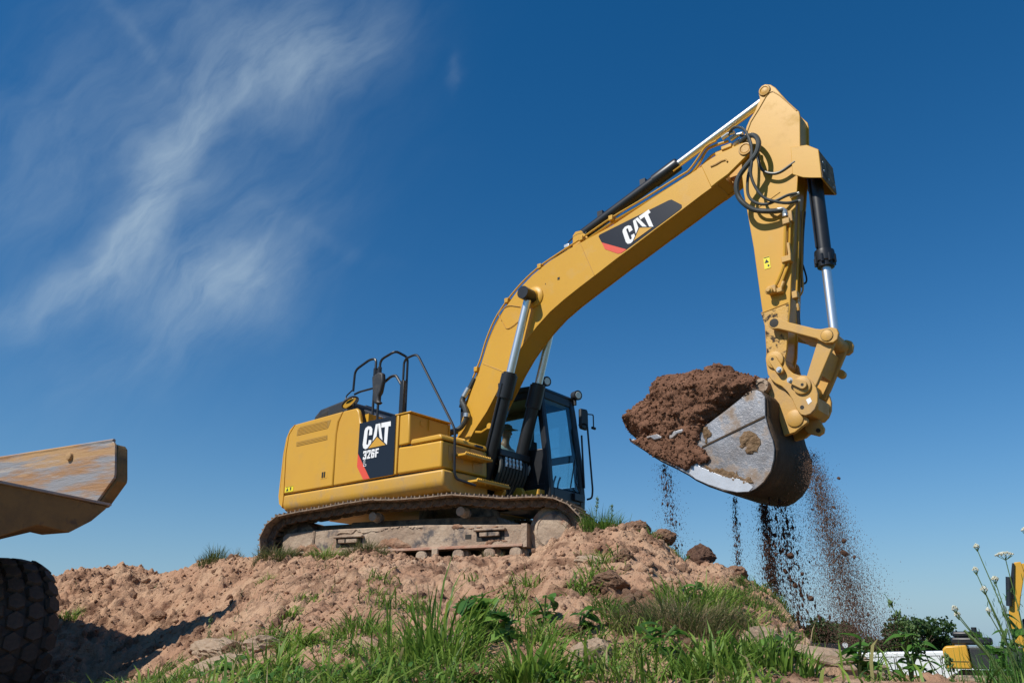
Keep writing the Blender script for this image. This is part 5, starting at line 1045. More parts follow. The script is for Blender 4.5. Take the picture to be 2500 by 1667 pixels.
for i, (x, y, z, s, sz) in enumerate([(5.69, 0, .90, .020, 1), (5.58, .05, .60, .022, .9), (5.65, 0, .22, .030, .8), (5.66, -.05, .09, .032, 1.5), (5.74, 0, .05, .018, 1), (5.09, -.1, .09, .038, 1), (4.89, 0, .34, .026, .8), (4.99, -.05, -.07, .034, .8), (5.07, 0, -.22, .032, .9), (5.22, 0, -.36, .034, 1), (4.93, -.1, .12, .018, 1), (5.16, 0, -.10, .02, 1)]):
    o = bpy.data.objects.new('falling_clod', LUMPS[i % 3]); COL.objects.link(o); o.location = (x, y, z); o.scale = (s, s, s * sz); o.rotation_euler = (.3 * i, .25 if i != 3 else .6, 1.7 * i)
    lab = {0: 'lone clod falling in the sky right behind the lifted bucket', 1: 'small clod falling beside the upper slanting brown plume', 2: 'rounded clod falling just above the longest clod in the slanting plume', 3: 'longest clod in mid air beside the slanting brown plume', 4: 'tiny clod falling at the right of the longest clod',
           5: 'biggest dark angular clod falling within the wide loose spray', 6: 'clod falling close under the bottom of the lifted bucket', 7: 'dark clod falling in the middle of the dense curtain', 8: 'dark clod falling low at the right edge of the curtain', 9: 'lowest dark clod falling in the wide loose spray',
           10: 'little clod falling left of the biggest dark angular clod', 11: 'little clod falling right of the dense curtain, below the biggest clod'}[i]
    tag(o, lab, 'clod', 'clods in mid air under the bucket')

# ================================================================== clods lying on the mound
def gpos(r, d, dz=0.): x, y = w2(r, d); return (x, y, float(ground(r, d)) + dz)
CL = [lump_mesh('clod', 40 + i, M['clod'], .42) for i in range(5)]; CS = [lump_mesh('pale_clod', 60 + i, M['stone'], .36) for i in range(4)]; CDk = [lump_mesh('dark_clod', 80 + i, M['clod_dark'], .5) for i in range(2)]
def lay(me, r, d, s, sx=1., sz=.8, dz=.25, label=None, group=None, an=0.):
    o = bpy.data.objects.new(me.name.split('.')[0], me); COL.objects.link(o); o.location = gpos(r, d, s * dz); o.scale = (s * sx, s, s * sz); o.rotation_euler = (.2 * math.sin(an * 3), .15, an)
    return tag(o, label, 'clod', group)
GC = 'clods of earth on the mound'
lay(CDk[0], 2.05, 9.0, .15, 1.1, .85, .95, 'big dark red clod standing alone on the right crest of the mound', GC, .4)
lay(CS[0], .78, 7.6, .13, 1.7, .55, .2, 'broad pale slab of earth lying below the crest grass tuft', GC, .3)
lay(CS[1], 1.44, 4.95, .11, 1.3, .7, .3, 'big pale boulder half hidden by grass at the lower right', GC, 1.2)
lay(CS[2], 1.82, 5.1, .20, 1.9, .45, .2, 'flat pale bank of earth at the lower right corner grass', GC, .6)
lay(CS[3], -1.75, 6.2, .14, 1.3, .6, .2, 'pale lump beside the shadow edge at the lower left', GC, 2.2)
lay(CS[0], -1.85, 5.6, .16, 1.4, .6, .2, 'pale lump in the bottom grass at the lower left', GC, 3.2)
lay(CS[1], -2.25, 6.8, .18, 1.6, .5, .15, 'wide pale lump where the truck shadow ends', GC, .2)
lay(CL[0], .75, 6.2, .10, 1.35, .8, .35, 'reddish angular clod with a deep shadow in the middle right slope', GC, 1.0)
lay(CL[1], 1.0, 7.3, .08, 1.4, .8, .35, 'brown clod under the pale slab on the right slope', GC, 2.0)
lay(CL[2], .35, 5.2, .085, 1.6, .6, .25, 'low reddish clod near the bottom, between leafy weeds', GC, 2.7)
lay(CS[2], .42, 4.5, .12, .9, .9, .3, 'pale upright clod in the bottom grass right of centre', GC, 1.4)
lay(CS[3], -.28, 5.0, .10, 1.3, .8, .3, 'pale clod behind the tall grass at bottom centre', GC, .9)
lay(CL[3], 1.42, 9.3, .135, 1.1, .75, .45, 'orange brown clod topping the crest right of the green tuft', GC, .5)
lay(CL[4], 1.66, 9.1, .12, 1.2, .8, .35, 'rounded clod on the crest between the orange clod and the dark one', GC, 1.9)
lay(CL[0], 2.28, 8.55, .13, 1.5, .7, .35, 'crumbly clod at the right foot of the dark standing clod', GC, 2.5)
lay(CL[1], .88, 9.72, .11, 1.1, .8, .3, 'clod heaped against the front idler wheel of the large excavator', GC, .3)
lay(CL[2], .98, 9.55, .08, 1.1, .9, .4, 'clod just below the one heaped against the idler wheel', GC, 1.3)
lay(CL[3], -1.35, 10.4, .10, 1.3, .8, .4, 'clod lying under the middle of the near track', GC, 2.3)
small = [lump_mesh('small_clod', 100 + i, M['clod'], .5, 3) for i in range(6)]
cnt = 0
while cnt < 290:
    r0, d0 = rng.uniform(-6.4, 2.6), rng.uniform(4.2, 11.8)
    if noise2(np.array(r0 * .9), np.array(d0 * .9), 177) < rng.uniform(-.35, .2): continue
    s = min(.024 * (1 / max(rng.random(), .03)) ** .42, .075) * (.5 + .5 * d0 / 11)
    o = bpy.data.objects.new('small_clod', small[cnt % 6]); COL.objects.link(o); o.location = gpos(r0, d0, s * .35); o.scale = (s * rng.uniform(1, 1.5), s, s * rng.uniform(.6, .9)); o.rotation_euler = tuple(rng.uniform(0, 6, 3))
    tag(o, 'small loose clod of reddish earth lying on the bare slope', 'clod', 'small loose clods on the slope'); cnt += 1
n = 60000
r0 = rng.uniform(-6.6, 3.0, n); d0 = rng.uniform(3.8, 12.4, n)
keep = noise2(r0 * 1.6, d0 * 1.6, 301) + .6 * noise2(r0 * 5, d0 * 5, 303) > rng.uniform(-.4, .35, n); r0, d0 = r0[keep], d0[keep]
ss = np.clip(.006 * (1 / np.maximum(rng.random(len(r0)), .01)) ** .45, 0, .032) * (.5 + .5 * d0 / 11)
xx, yy = w2(r0, d0); zz_ = ground(r0, d0) + ss * .3
tag(shards('soil_crumbs', np.stack([xx, yy, zz_], -1), ss, M['dirt'], .75), 'loose crumbs of reddish earth scattered over the mound', 'soil crumbs', None, 'stuff')
def rubble(name, n_, base, P_, sz_, m):
    T_ = []; 
    for k in range(8):
        b_ = bmesh.new(); bmesh.ops.create_icosphere(b_, subdivisions=1, radius=1); v_ = np.array([v.co[:] for v in b_.verts]); f_ = np.array([[q.index for q in f.verts] for f in b_.faces]); b_.free()
        v_ = v_ * (1 + rng.normal(0, .17, (len(v_), 1))) * rng.uniform(.7, 1.2, 3); T_.append(v_)
    T_ = np.array(T_); a = rng.uniform(0, 6.28, n_); ca, sa = np.cos(a)[:, None], np.sin(a)[:, None]; v = T_[rng.integers(0, 8, n_)] * sz_[:, None, None]
    v = np.stack([v[..., 0] * ca - v[..., 1] * sa, v[..., 0] * sa + v[..., 1] * ca, v[..., 2] * .8], -1) + P_[:, None]
    return npmesh(name, v.reshape(-1, 3), (f_[None] + (np.arange(n_) * len(T_[0]))[:, None, None]).reshape(-1, 3), m)
n = 16000
r0 = rng.uniform(-6.6, 2.9, n); d0 = rng.uniform(4.2, 12.3, n)
keep = noise2(r0 * 1.3, d0 * 1.3, 331) + .7 * noise2(r0 * 4, d0 * 4, 333) > rng.uniform(-.25, .5, n); r0, d0 = r0[keep], d0[keep]; n = len(r0)
ss = np.clip(.013 * (1 / np.maximum(rng.random(n), .01)) ** .40, 0, .06) * (.5 + .5 * d0 / 11); xx, yy = w2(r0, d0)
tag(rubble('clod_rubble', n, 0, np.stack([xx, yy, ground(r0, d0) + ss * .25], -1), ss, M['dirt']), 'crumbly rubble of small broken clods strewn over the mound', 'rubble', None, 'stuff')
# crumbs on the load in the bucket
pick = rng.choice(nv, 2600); sz_ = np.clip(.006 * (1 / np.maximum(rng.random(2600), .02)) ** .5, 0, .03)
tag(shards('loose_crumbs', V[pick] + rng.normal(0, .006, (2600, 3)), sz_, M['soil'], .9), 'crumbs and small lumps stuck to the soil in the bucket', 'soil crumbs', None, 'stuff')

# ================================================================== grass and weeds
def blades(name, P, h, w, lean, az, tint, m, parent=None, tipz=.0):
    P = np.asarray(P, float); n = len(P); T_ = np.array([0, .3, .62, 1.0])
    ce, se = np.cos(az), np.sin(az); tw = az + rng.uniform(-.9, .9, n); cp_, sp_ = -np.sin(tw), np.cos(tw)
    v = np.zeros((n, 7, 3))
    for i, t in enumerate(T_):
        hx = lean * h * t ** 1.8; hzv = h * (t - lean * .42 * t ** 2.2) - tipz * h * t ** 3
        c = np.stack([P[:, 0] + ce * hx, P[:, 1] + se * hx, P[:, 2] + hzv], -1)
        ww = w * (1 - .12 * i) * (.75 if i == 0 else 1)
        if i < 3:
            of = np.stack([cp_ * ww, sp_ * ww, 0 * ww], -1) * .5; v[:, 2 * i] = c - of; v[:, 2 * i + 1] = c + of
        else: v[:, 6] = c
    f = np.array([(0, 1, 3), (0, 3, 2), (2, 3, 5), (2, 5, 4), (4, 5, 6)])
    F_ = (f[None] + (np.arange(n) * 7)[:, None, None]).reshape(-1, 3)
    o = npmesh(name, v.reshape(-1, 3), F_, m, parent)
    at = o.data.attributes.new('tint', 'FLOAT', 'POINT'); at.data.foreach_set('value', np.repeat(tint, 7).astype(np.float32))
    return o
def tuft(r, d, n, spread, h, w, label, m='grass', lean=(.15, .8), tint=(0, 1), sq=.7, dz=-.01, droop=0.):
    a = rng.uniform(0, 6.28, n); q = spread * np.sqrt(rng.random(n)); rr, dd = r + q * np.cos(a), d + q * np.sin(a) * sq
    x, y = w2(rr, dd); z = ground(rr, dd) + dz
    hh = rng.uniform(h[0], h[1], n) * (1 - .45 * (q / spread)); out = np.arctan2(y - w2(r, d)[1], x - w2(r, d)[0]) + rng.normal(0, .9, n)
    o = blades('grass_tuft', np.stack([x, y, z], -1), hh, w * rng.uniform(.6, 1.2, n), rng.uniform(*lean, n), out, np.clip(rng.uniform(*tint, n), 0, 1), M[m], None, droop)
    return tag(o, label, 'grass', 'tufts of grass on the mound')
tuft(-4.24, 11.85, 260, .20, (.16, .40), .008, 'dark spiky grass tuft on the left crest against the sky', 'drygrass', (.1, .6), (0, .5))
tuft(-3.90, 11.7, 150, .16, (.08, .2), .007, 'low dry tuft right of the dark spiky one on the left crest', 'drygrass', (.1, .8), (.2, .9))
tuft(-3.10, 10.98, 620, .28, (.12, .36), .008, 'matted tuft in front of the rear end of the near track', 'drygrass', (.3, 1.1), (0, .8))
tuft(-2.40, 10.75, 340, .26, (.12, .34), .009, 'torn grass tuft with pale stalks beside the track frame step', 'grass', (.4, 1.1), (.1, 1))
tuft(-1.85, 10.52, 640, .30, (.12, .32), .007, 'olive matted grass pad under the middle of the track frame', 'drygrass', (.4, 1.1), (.1, .8))
tuft(-.22, 10.0, 160, .14, (.08, .22), .006, 'short dry tuft beneath the front rollers of the near track', 'drygrass', (.1, .7), (.2, .9))
tuft(1.04, 9.5, 620, .24, (.18, .48), .007, 'green tuft with tall stalks on the crest just right of the large excavator', 'grass', (.05, .7), (0, .7))
tuft(1.52, 9.0, 200, .13, (.10, .24), .008, 'small green tuft between the two crest clods', 'grass', (.2, .9), (0, .6))
tuft(1.8, 8.9, 120, .12, (.06, .18), .007, 'thin tuft left of the dark standing clod', 'grass', (.2, .9), (.1, .8))
tuft(-1.86, 7.15, 60, .10, (.12, .26), .014, 'drooping bright tuft alone on the bare middle left slope', 'grass', (.6, 1.2), (.3, .85), .6, 0, .25)
tuft(-1.36, 5.5, 90, .12, (.20, .42), .015, 'larger drooping tuft below the lone bright one', 'grass', (.6, 1.2), (.3, .8), .6, 0, .3)
tuft(-1.0, 5.7, 160, .22, (.12, .36), .011, 'ragged half dead tuft at the lower left of centre', 'grass', (.3, 1.1), (.1, 1.0))
tuft(-.46, 5.0, 64, .30, (.42, 1.02), .017, 'tallest grass clump, its blades reaching up to the track', 'grass', (.1, .85), (.2, .8), .7, -.01, .15)
tuft(-.40, 4.8, 260, .26, (.18, .5), .013, 'dense lush base of the tallest grass clump', 'grass', (.2, .9), (.1, .85))
tuft(.66, 5.75, 120, .12, (.10, .24), .010, 'small dark tuft beside the reddish angular clod', 'grass', (.3, 1.0), (0, .5))
tuft(1.02, 5.2, 1500, .42, (.18, .42), .006, 'big shaggy tussock with dead brown thatch on the right slope', 'drygrass', (.4, 1.15), (0, 1), .8, 0, .1)
tuft(1.28, 5.8, 420, .28, (.16, .40), .011, 'fresh green clump on top of the big shaggy tussock', 'grass', (.2, 1.0), (.3, .9))
tuft(1.72, 6.3, 700, .36, (.10, .28), .006, 'fine dark tuft right of the shaggy tussock', 'grass', (.3, 1.1), (0, .55))
tuft(2.12, 7.2, 420, .26, (.08, .20), .006, 'fine grass on the right shoulder of the mound by the dark falling curtain', 'grass', (.3, 1.1), (0, .5))
tuft(-1.9, 6.3, 300, .30, (.10, .26), .007, 'fine dry tuft over the pale lump at the shadow edge', 'drygrass', (.3, 1.1), (0, .8))
tuft(-2.8, 9.6, 70, .10, (.08, .22), .010, 'sparse pale tuft below the dark hollow in the slope', 'grass', (.4, 1.0), (.5, 1))
tuft(-5.6, 10.9, 140, .16, (.10, .24), .010, 'green tuft beside the dump truck tyre on the far left slope', 'grass', (.4, 1.1), (.2, .7))
tuft(-3.0, 7.4, 160, .22, (.10, .3), .009, 'dark tuft lying in the shadow of the dump truck', 'grass', (.3, 1.0), (0, .5))
tuft(1.27, 4.25, 200, .22, (.16, .36), .014, 'tall coarse blades near the bottom right of the mound', 'grass', (.1, .8), (.1, .7))
tuft(.10, 4.1, 90, .14, (.25, .52), .024, 'broad bladed tuft at the bottom edge, centre', 'grass', (.2, .9), (.3, .8))
tuft(.95, 4.05, 110, .2, (.18, .4), .018, 'broad bladed tuft at the bottom edge, right of centre', 'grass', (.2, .9), (.2, .8))
tuft(-1.3, 4.7, 90, .16, (.18, .36), .016, 'yellowish tuft at the bottom edge, left of centre', 'grass', (.2, .9), (.45, .92))
# close cover of grass along the foot of the slope: one mass
n = 46000
r0 = rng.uniform(-2.6, 3.2, n); d0 = rng.uniform(3.0, 7.2, n)
def cover(r0, d0):
    lim = np.interp(r0, [-2.6, -1.9, -1.2, -.7, -.1, .5, 1.0, 1.6, 2.2, 3.2], [5.5, 5.1, 4.65, 4.7, 4.8, 4.65, 5.1, 5.6, 6.4, 6.0])
    a_ = r0 / d0; bare = smooth(.285, .31, a_) * smooth(.42, .39, a_)
    return smooth(.5, -.35, d0 - lim) * smooth(-.08, .16, noise2(r0 * 1.9, d0 * 1.9, 211) + .6 * noise2(r0 * 5, d0 * 5, 212) + .05) * (.12 + .88 * smooth(.47, .41, a_)) * (1 - .95 * bare)
keep = rng.random(n) < cover(r0, d0) * .7; r0, d0 = r0[keep], d0[keep]; n = len(r0)
x, y = w2(r0, d0); pn = noise2(r0 * 2.2, d0 * 2.2, 215) + .5; ph = smooth(.2, .8, noise2(r0 * 4, d0 * 4, 217) + .5)
tag(blades('grass', np.stack([x, y, ground(r0, d0) - .01], -1), rng.uniform(.04, .17, n) * (.5 + 1.0 * ph), .0085 * rng.uniform(.5, 1.6, n), rng.uniform(.3, 1.4, n), rng.uniform(0, 6.28, n), np.clip(rng.normal(.45, .26, n) + (pn - .5) * .7, 0, 1), M['grass']), 'mixed short green grass covering the foot of the mound', 'grass', None, 'stuff')
n = 4200
r0 = rng.uniform(-2.4, 2.6, n); d0 = rng.uniform(3.1, 6.2, n); keep = rng.random(n) < cover(r0, d0) * smooth(.35, .75, noise2(r0 * 3.1, d0 * 3.1, 231) + .5); r0, d0 = r0[keep], d0[keep]; n = len(r0); x, y = w2(r0, d0)
tag(blades('long_grass', np.stack([x, y, ground(r0, d0) - .01], -1), rng.uniform(.14, .40, n), rng.uniform(.008, .02, n), rng.uniform(.3, 1.25, n), rng.uniform(0, 6.28, n), np.clip(rng.normal(.6, .2, n), 0, 1), M['grass'], None, .22), 'long arching grass blades rising out of the short grass', 'grass', None, 'stuff')
n = 6000
r0 = rng.uniform(-2.2, 2.6, n); d0 = rng.uniform(3.1, 6.0, n); keep = rng.random(n) < cover(r0, d0) * smooth(.4, .7, noise2(r0 * 2.7, d0 * 2.7, 241) + .5); r0, d0 = r0[keep], d0[keep]; n = len(r0); x, y = w2(r0, d0)
tag(blades('ground_leaves', np.stack([x, y, ground(r0, d0) + rng.uniform(.0, .07, n)], -1), rng.uniform(.03, .07, n), rng.uniform(.015, .032, n), rng.uniform(.7, 1.6, n), rng.uniform(0, 6.28, n), np.clip(rng.normal(.6, .25, n), 0, 1), M['leaf']), 'small broad leaves of low weeds mixed into the grass', 'weeds', None, 'stuff')
n = 5200
r0 = rng.uniform(-6.3, 2.4, n); d0 = rng.uniform(4.8, 12.1, n)
keep = noise2(r0 * 1.4, d0 * 1.4, 221) + .5 * noise2(r0 * 6, d0 * 6, 223) > .27; r0, d0 = r0[keep], d0[keep]; n = len(r0); x, y = w2(r0, d0)
tag(blades('sparse_grass', np.stack([x, y, ground(r0, d0) - .01], -1), rng.uniform(.03, .19, n), .008 * rng.uniform(.6, 1.4, n), rng.uniform(.3, 1.2, n), rng.uniform(0, 6.28, n), rng.uniform(.1, 1, n), M['drygrass']), 'scattered sprigs of thin grass over the bare slope', 'grass', None, 'stuff')

cl_r, cl_d = rng.uniform(-2.3, 1.9, 70), rng.uniform(4.9, 8.2, 70); ok_ = (cl_r < .9) & ((cl_d < 6.6 + .4 * cl_r) | (rng.random(70) < .4)); cl_r, cl_d = cl_r[ok_], cl_d[ok_]
n = 2600; ci_ = rng.integers(0, len(cl_r), n); r0 = cl_r[ci_] + rng.normal(0, .07, n); d0 = cl_d[ci_] + rng.normal(0, .06, n); x, y = w2(r0, d0)
tag(blades('ragged_grass', np.stack([x, y, ground(r0, d0) - .01], -1), rng.uniform(.08, .34, n) * (.6 + .5 * rng.random(len(cl_r)))[ci_], rng.uniform(.007, .014, n), rng.uniform(.3, 1.3, n), rng.uniform(0, 6.28, n), np.clip(rng.normal(.5, .25, n), 0, 1), M['grass'], None, .2), 'ragged bent sprigs of grass growing up the middle of the slope', 'grass', None, 'stuff')
def leafmesh(name, L, Wd, m, lobed=False, seed=0):
    n = 9; v, f = [], []; rs = np.random.default_rng(seed)
    for i in range(n):
        t = i / (n - 1); w = Wd * (math.sin(math.pi * min(1, t * .93 + .07)) ** .8) * (1 - .35 * t)
        if lobed and i % 2: w *= .62
        x = L * t; z = -L * .35 * t * t
        v += [(x, -w, z + w * .35), (x, 0, z), (x, w, z + w * .35)]
    for i in range(n - 1): b = 3 * i; f += [(b, b + 3, b + 4, b + 1), (b + 1, b + 4, b + 5, b + 2)]
    me = bpy.data.meshes.new(name); me.from_pydata(v, [], f); me.materials.append(m)
    at = me.attributes.new('tint', 'FLOAT', 'POINT'); at.data.foreach_set('value', np.full(len(v), rs.uniform(.1, .95), np.float32)); me.shade_smooth(); return me
LEAF = [leafmesh('leaf', .16, .05, M['leaf'], False, i) for i in range(4)] + [leafmesh('leaf', .17, .075, M['leaf'], True, 10 + i) for i in range(4)]
STEM = mat('weed_stem', (.09, .15, .04), .6)
def weed(r, d, h, nl, size, label, lobed=False, spread=.5, nst=3, cat='weed'):
    p = gpos(r, d); t = tag(empty('leafy_weed', p), label, cat, 'leafy weeds at the foot of the mound')
    st = MB(); tips = []
    for k in range(nst):
        a = rng.uniform(0, 6.28); e = np.array([math.cos(a) * h * spread * .5, math.sin(a) * h * spread * .5, h * rng.uniform(.7, 1.0)]); pts = [(0, 0, -.02), tuple(e * [.25, .25, .5]), tuple(e)]
        st.tube(catmull(pts, 3), [.006] * 7, 5); tips.append(e)
    st.build('stem', STEM, t, whole=True)
    for k in range(nl):
        e = tips[k % nst]; q = rng.uniform(.15, 1.0); b = np.array([e[0] * q * q, e[1] * q * q, e[2] * q])
        o = bpy.data.objects.new('leaf', LEAF[int(rng.integers(0, 4)) + (4 if lobed else 0)]); COL.objects.link(o); o.parent = t; o.location = tuple(b)
        s = size * rng.uniform(.6, 1.2); o.scale = (s, s, s); o.rotation_euler = (rng.uniform(-.5, .5), rng.uniform(-.6, .25), rng.uniform(0, 6.28))
    return t
weed(-.17, 5.3, .30, 26, 1.0, 'dark leafy weed with jagged leaves in the middle of the lower slope', True, .8, 4)
weed(-.02, 5.15, .20, 14, .9, 'lower leafy weed right under the dark jagged one', True, 1.0, 3)
weed(.22, 5.5, .22, 14, .8, 'leafy weed with upright leaves right of the dark jagged weed', False, .7, 3)
weed(.42, 5.2, .16, 12, .7, 'small leafy weed between the low reddish clod and the grass', False, 1.0, 3)
weed(1.25, 5.9, .22, 18, .7, 'pale green leafy weed on top of the shaggy tussock', False, .7, 4)
weed(.78, 4.5, .2, 18, .7, 'yellow green weed below the shaggy tussock', False, 1.0, 4)
weed(1.5, 4.6, .16, 18, .7, 'sprawling weed in front of the pale bank at the lower right', True, 1.2, 4)
weed(1.72, 4.3, .18, 20, .65, 'sprawling round leaved weed left of the tall nettle', False, 1.2, 4)
weed(1.88, 4.1, .26, 22, .5, 'bushy weed under the tall nettle stems', False, .8, 5)
weed(-1.55, 4.9, .12, 10, .8, 'flat leafy weed at the bottom left edge', False, 1.4, 3)
weed(2.08, 3.7, .24, 24, .5, 'bushy weed at the foot of the white flower plant', False, .9, 5)
weed(2.16, 3.5, .30, 26, .5, 'dense green weed at the bottom right corner', False, .9, 5)
def at_rd(r, d, z): x, y = w2(r, d); return (x, y, z)
def tallweed(base, tip, n, size, label, seed_head=True, bend=0.):
    b, e = Vector(at_rd(*base)), Vector(at_rd(*tip)); root = tag(empty('tall_weed', b), label, 'weed'); e = e - b; sd_ = Vector((ER[0], ER[1], 0)) * bend
    pts = catmull([Vector((0, 0, 0)), e * .5 + sd_, e], 6); MB().tube(pts, [.005 - .0003 * i for i in range(len(pts))], 5).build('stem', STEM, root)
    for k in range(n):
        q = rng.uniform(.05, .8); i = min(int(q * (len(pts) - 1)), len(pts) - 2); p_ = pts[i]
        o = bpy.data.objects.new('leaf', LEAF[int(rng.integers(0, 4))]); COL.objects.link(o); o.parent = root; o.location = p_; s = size * rng.uniform(.5, 1.1) * (1.15 - q * .7); o.scale = (s, s * .8, s); o.rotation_euler = (rng.uniform(-.4, .4), rng.uniform(-.5, .3), rng.uniform(0, 6.28))
    if seed_head:
        sdm = []
        for k in range(70): q = 1 - .3 * rng.random() ** 1.3; i = (len(pts) - 1) * q; p_ = pts[int(min(i, len(pts) - 1))]; sdm.append(np.array(p_) + rng.normal(0, .008 + .02 * (1 - q), 3))
        o = shards('seed_head', np.array(sdm), rng.uniform(.003, .007, 70), STEM, 1.6); o.parent = root; tag(o, kind='stuff')
    return root
tallweed((1.90, 4.0, -1.15), (1.77, 4.0, -.60), 34, .55, 'tall leafy weed with a nodding seed head at the lower right', True, .05)
tallweed((1.98, 4.0, -1.15), (1.86, 4.0, -.72), 30, .6, 'shorter leafy weed right beside the nodding one', True, .02)
tallweed((1.78, 4.1, -1.1), (1.70, 4.1, -.78), 20, .5, 'bent nettle with dark leaves in front of the far trees', False, .06)
tallweed((2.05, 3.9, -1.15), (1.96, 3.9, -.85), 16, .5, 'dark dock stem in front of the white van', True, -.02)
tallweed((1.02, 9.55, .3), (1.02, 9.55, .80), 14, .35, 'tall thin weed standing in the crest tuft against the sky', True, -.03)
tallweed((1.10, 9.5, .3), (1.18, 9.5, .70), 0, .3, 'thin grass stalk right of the tall weed on the crest', True, .02)
tallweed((1.25, 9.45, .25), (1.40, 9.45, .58), 9, .3, 'slanting little weed at the right end of the crest tuft', False, .02)
tallweed((-2.55, 7.2, -1.2), (-2.52, 7.2, -.62), 0, .3, 'thin dry stalk standing in the truck shadow', True, .0)
# wild carrot
HEADS = [(2.02, -.49, .036, 1), (1.95, -.45, .012, 0), (2.08, -.40, .013, 0), (1.89, -.55, .011, 0), (2.0, -.58, .013, 1), (1.87, -.63, .013, 0), (1.78, -.70, .011, 0), (1.82, -.72, .011, 0), (1.87, -.71, .007, 0)]
ft0 = Vector(at_rd(1.98, 3.4, -1.12)); wc = tag(empty('wild_carrot', ft0), 'branching white flowered wild carrot at the right edge in front of the far yellow excavator', 'flower')
for k, (r_, z_, s_, open_) in enumerate(HEADS):
    e = Vector(at_rd(r_, 3.4 + .08 * math.sin(k * 2.1), z_)) - ft0; b = Vector((.02 * math.sin(k), .02 * math.cos(k), 0)); m1 = b + (e - b) * .5 + Vector((-ER[0], -ER[1], 0)) * -.03
    pts = catmull([b, m1, e], 6); sm_ = MB().tube(pts, [.0042 - .0002 * i for i in range(len(pts))], 5).build('stem', STEM, wc)
    fh = []
    dirn = (pts[-1] - pts[-2]).normalized() * .3 + Vector((0, 0, .7)); dirn.normalize(); u_ = dirn.orthogonal().normalized(); v_ = dirn.cross(u_)
    for j in range(170 if open_ else 60):
        q = s_ * math.sqrt(rng.random()); a = rng.uniform(0, 6.28); fh.append(np.array(e + (u_ * math.cos(a) + v_ * math.sin(a)) * q + dirn * (.012 * (1 - (q / s_) ** 2) + rng.normal(0, .0015) + .008)))
    hd_ = shards('flower_head', np.array(fh), rng.uniform(.0022, .0038, len(fh)), M['petal'], .8); hd_.parent = wc
    ry = MB()
    for j in range(9): a = j * .7; ry.tube([e - dirn * .012, e + (u_ * math.cos(a) + v_ * math.sin(a)) * s_ * .8 + dirn * .006], .0012, 4)
    ry.build('ray', STEM, hd_, whole=True)
    fz = []
    for j in range(45):
        q = rng.choice([.35, .55, .75]) + rng.normal(0, .03); fz.append(np.array(pts[int(max(0, min(q, 1)) * (len(pts) - 1))]) + rng.normal(0, .012, 3) + np.array([0, 0, .01]))
    o = blades('feathery_leaf', np.array(fz), rng.uniform(.015, .035, 45), np.full(45, .003), rng.uniform(0, 1, 45), rng.uniform(0, 6.28, 45), rng.uniform(0, .6, 45), M['leaf']); o.parent = wc; tag(o, kind='stuff')
n = 1500; r0 = 2.12 + rng.normal(0, .10, n); d0 = 3.45 + rng.normal(0, .2, n); x, y = w2(r0, d0)
tag(blades('feathery_weeds', np.stack([x, y, np.full(n, -1.12)], -1), rng.uniform(.05, .36, n), np.full(n, .005), rng.uniform(.0, .6, n), rng.uniform(0, 6.28, n), rng.uniform(.1, .8, n), M['leaf']), 'thicket of thin leaved weeds round the wild carrot stems', 'weeds', None, 'stuff')

# ================================================================== far background
def tree(r, d, h, cw, label, seed, n=2600, trunkh=.3, ls=.5):
    x, y = w2(r, d); z0 = -3.35; rs = np.random.default_rng(seed); t = tag(empty('tree', (x, y, z0)), label, 'tree', 'trees far beyond the field')
    tb_ = MB().tube([(0, 0, 0), (.1, 0, h * trunkh), (.0, .1, h * .7)], [h * .035, h * .025, h * .01], 7)
    C_ = []
    for k in range(14):
        a = rs.uniform(0, 6.28); q = cw * .5 * math.sqrt(rs.random()) * .85; zc = h * (trunkh + .12 + (1 - trunkh - .22) * rs.random() * (1 - .35 * (q / (cw * .5)) ** 2)); C_.append((q * math.cos(a), q * math.sin(a), zc, cw * rs.uniform(.12, .22)))
        tb_.tube([(.05, 0, h * trunkh), (q * math.cos(a) * .5, q * math.sin(a) * .5, (h * trunkh + zc) * .5), (q * math.cos(a), q * math.sin(a), zc)], [h * .014, h * .009, h * .004], 5)
    tb_.build('trunk', M['bark'], t, whole=True)
    C_ = np.array(C_); ci = rs.integers(0, len(C_), n); u_ = rs.normal(0, 1, (n, 3)); u_ /= np.linalg.norm(u_, axis=1)[:, None]
    P = C_[ci, :3] + u_ * (C_[ci, 3] * rs.random(n) ** .4)[:, None] * np.array([1.15, 1.15, .8])
    e1 = rs.normal(0, 1, (n, 3)); e1 /= np.linalg.norm(e1, axis=1)[:, None]; e2 = np.cross(e1, rs.normal(0, 1, (n, 3))); e2 /= np.linalg.norm(e2, axis=1)[:, None]
    s_ = ls * rs.uniform(.5, 1.2, (n, 1)); v = np.stack([P - e1 * s_ * .5, P + e2 * s_ * .35, P + e1 * s_ * .5, P - e2 * s_ * .35], 1).reshape(-1, 3)
    o = npmesh('crown', v, np.arange(n * 4).reshape(-1, 4), M['treeleaf'], t)
    at = o.data.attributes.new('tint', 'FLOAT', 'POINT'); at.data.foreach_set('value', np.repeat(np.clip(rs.normal(.45, .25, n), 0, 1), 4).astype(np.float32))
TR = [(37.5, 110, 6.3, 6.5, 'dark rounded tree at the left end of the far tree row'), (41.2, 112, 6.2, 6, 'dark tree second from the left in the far row'), (44.6, 118, 5.8, 6, 'lower bushy tree in the middle of the far row'), (48.0, 125, 5.0, 7, 'low pale green tree left of the round crowned one'), (52.6, 110, 6.6, 7.5, 'round crowned tree standing highest over the white van'), (56.0, 112, 4.0, 4.0, 'side bough tree at the right of the round crowned one'), (64, 150, 3.9, 5, 'small tree over the van roof left of the far excavator'), (34.5, 118, 5.6, 6, 'tree behind the mound shoulder left of the far row'), (50.3, 112, 5.2, 5, 'tree touching the left side of the round crowned one')]
for i, q in enumerate(TR): tree(*q, 500 + i)
hx0, hy0 = w2(26.4, 70)
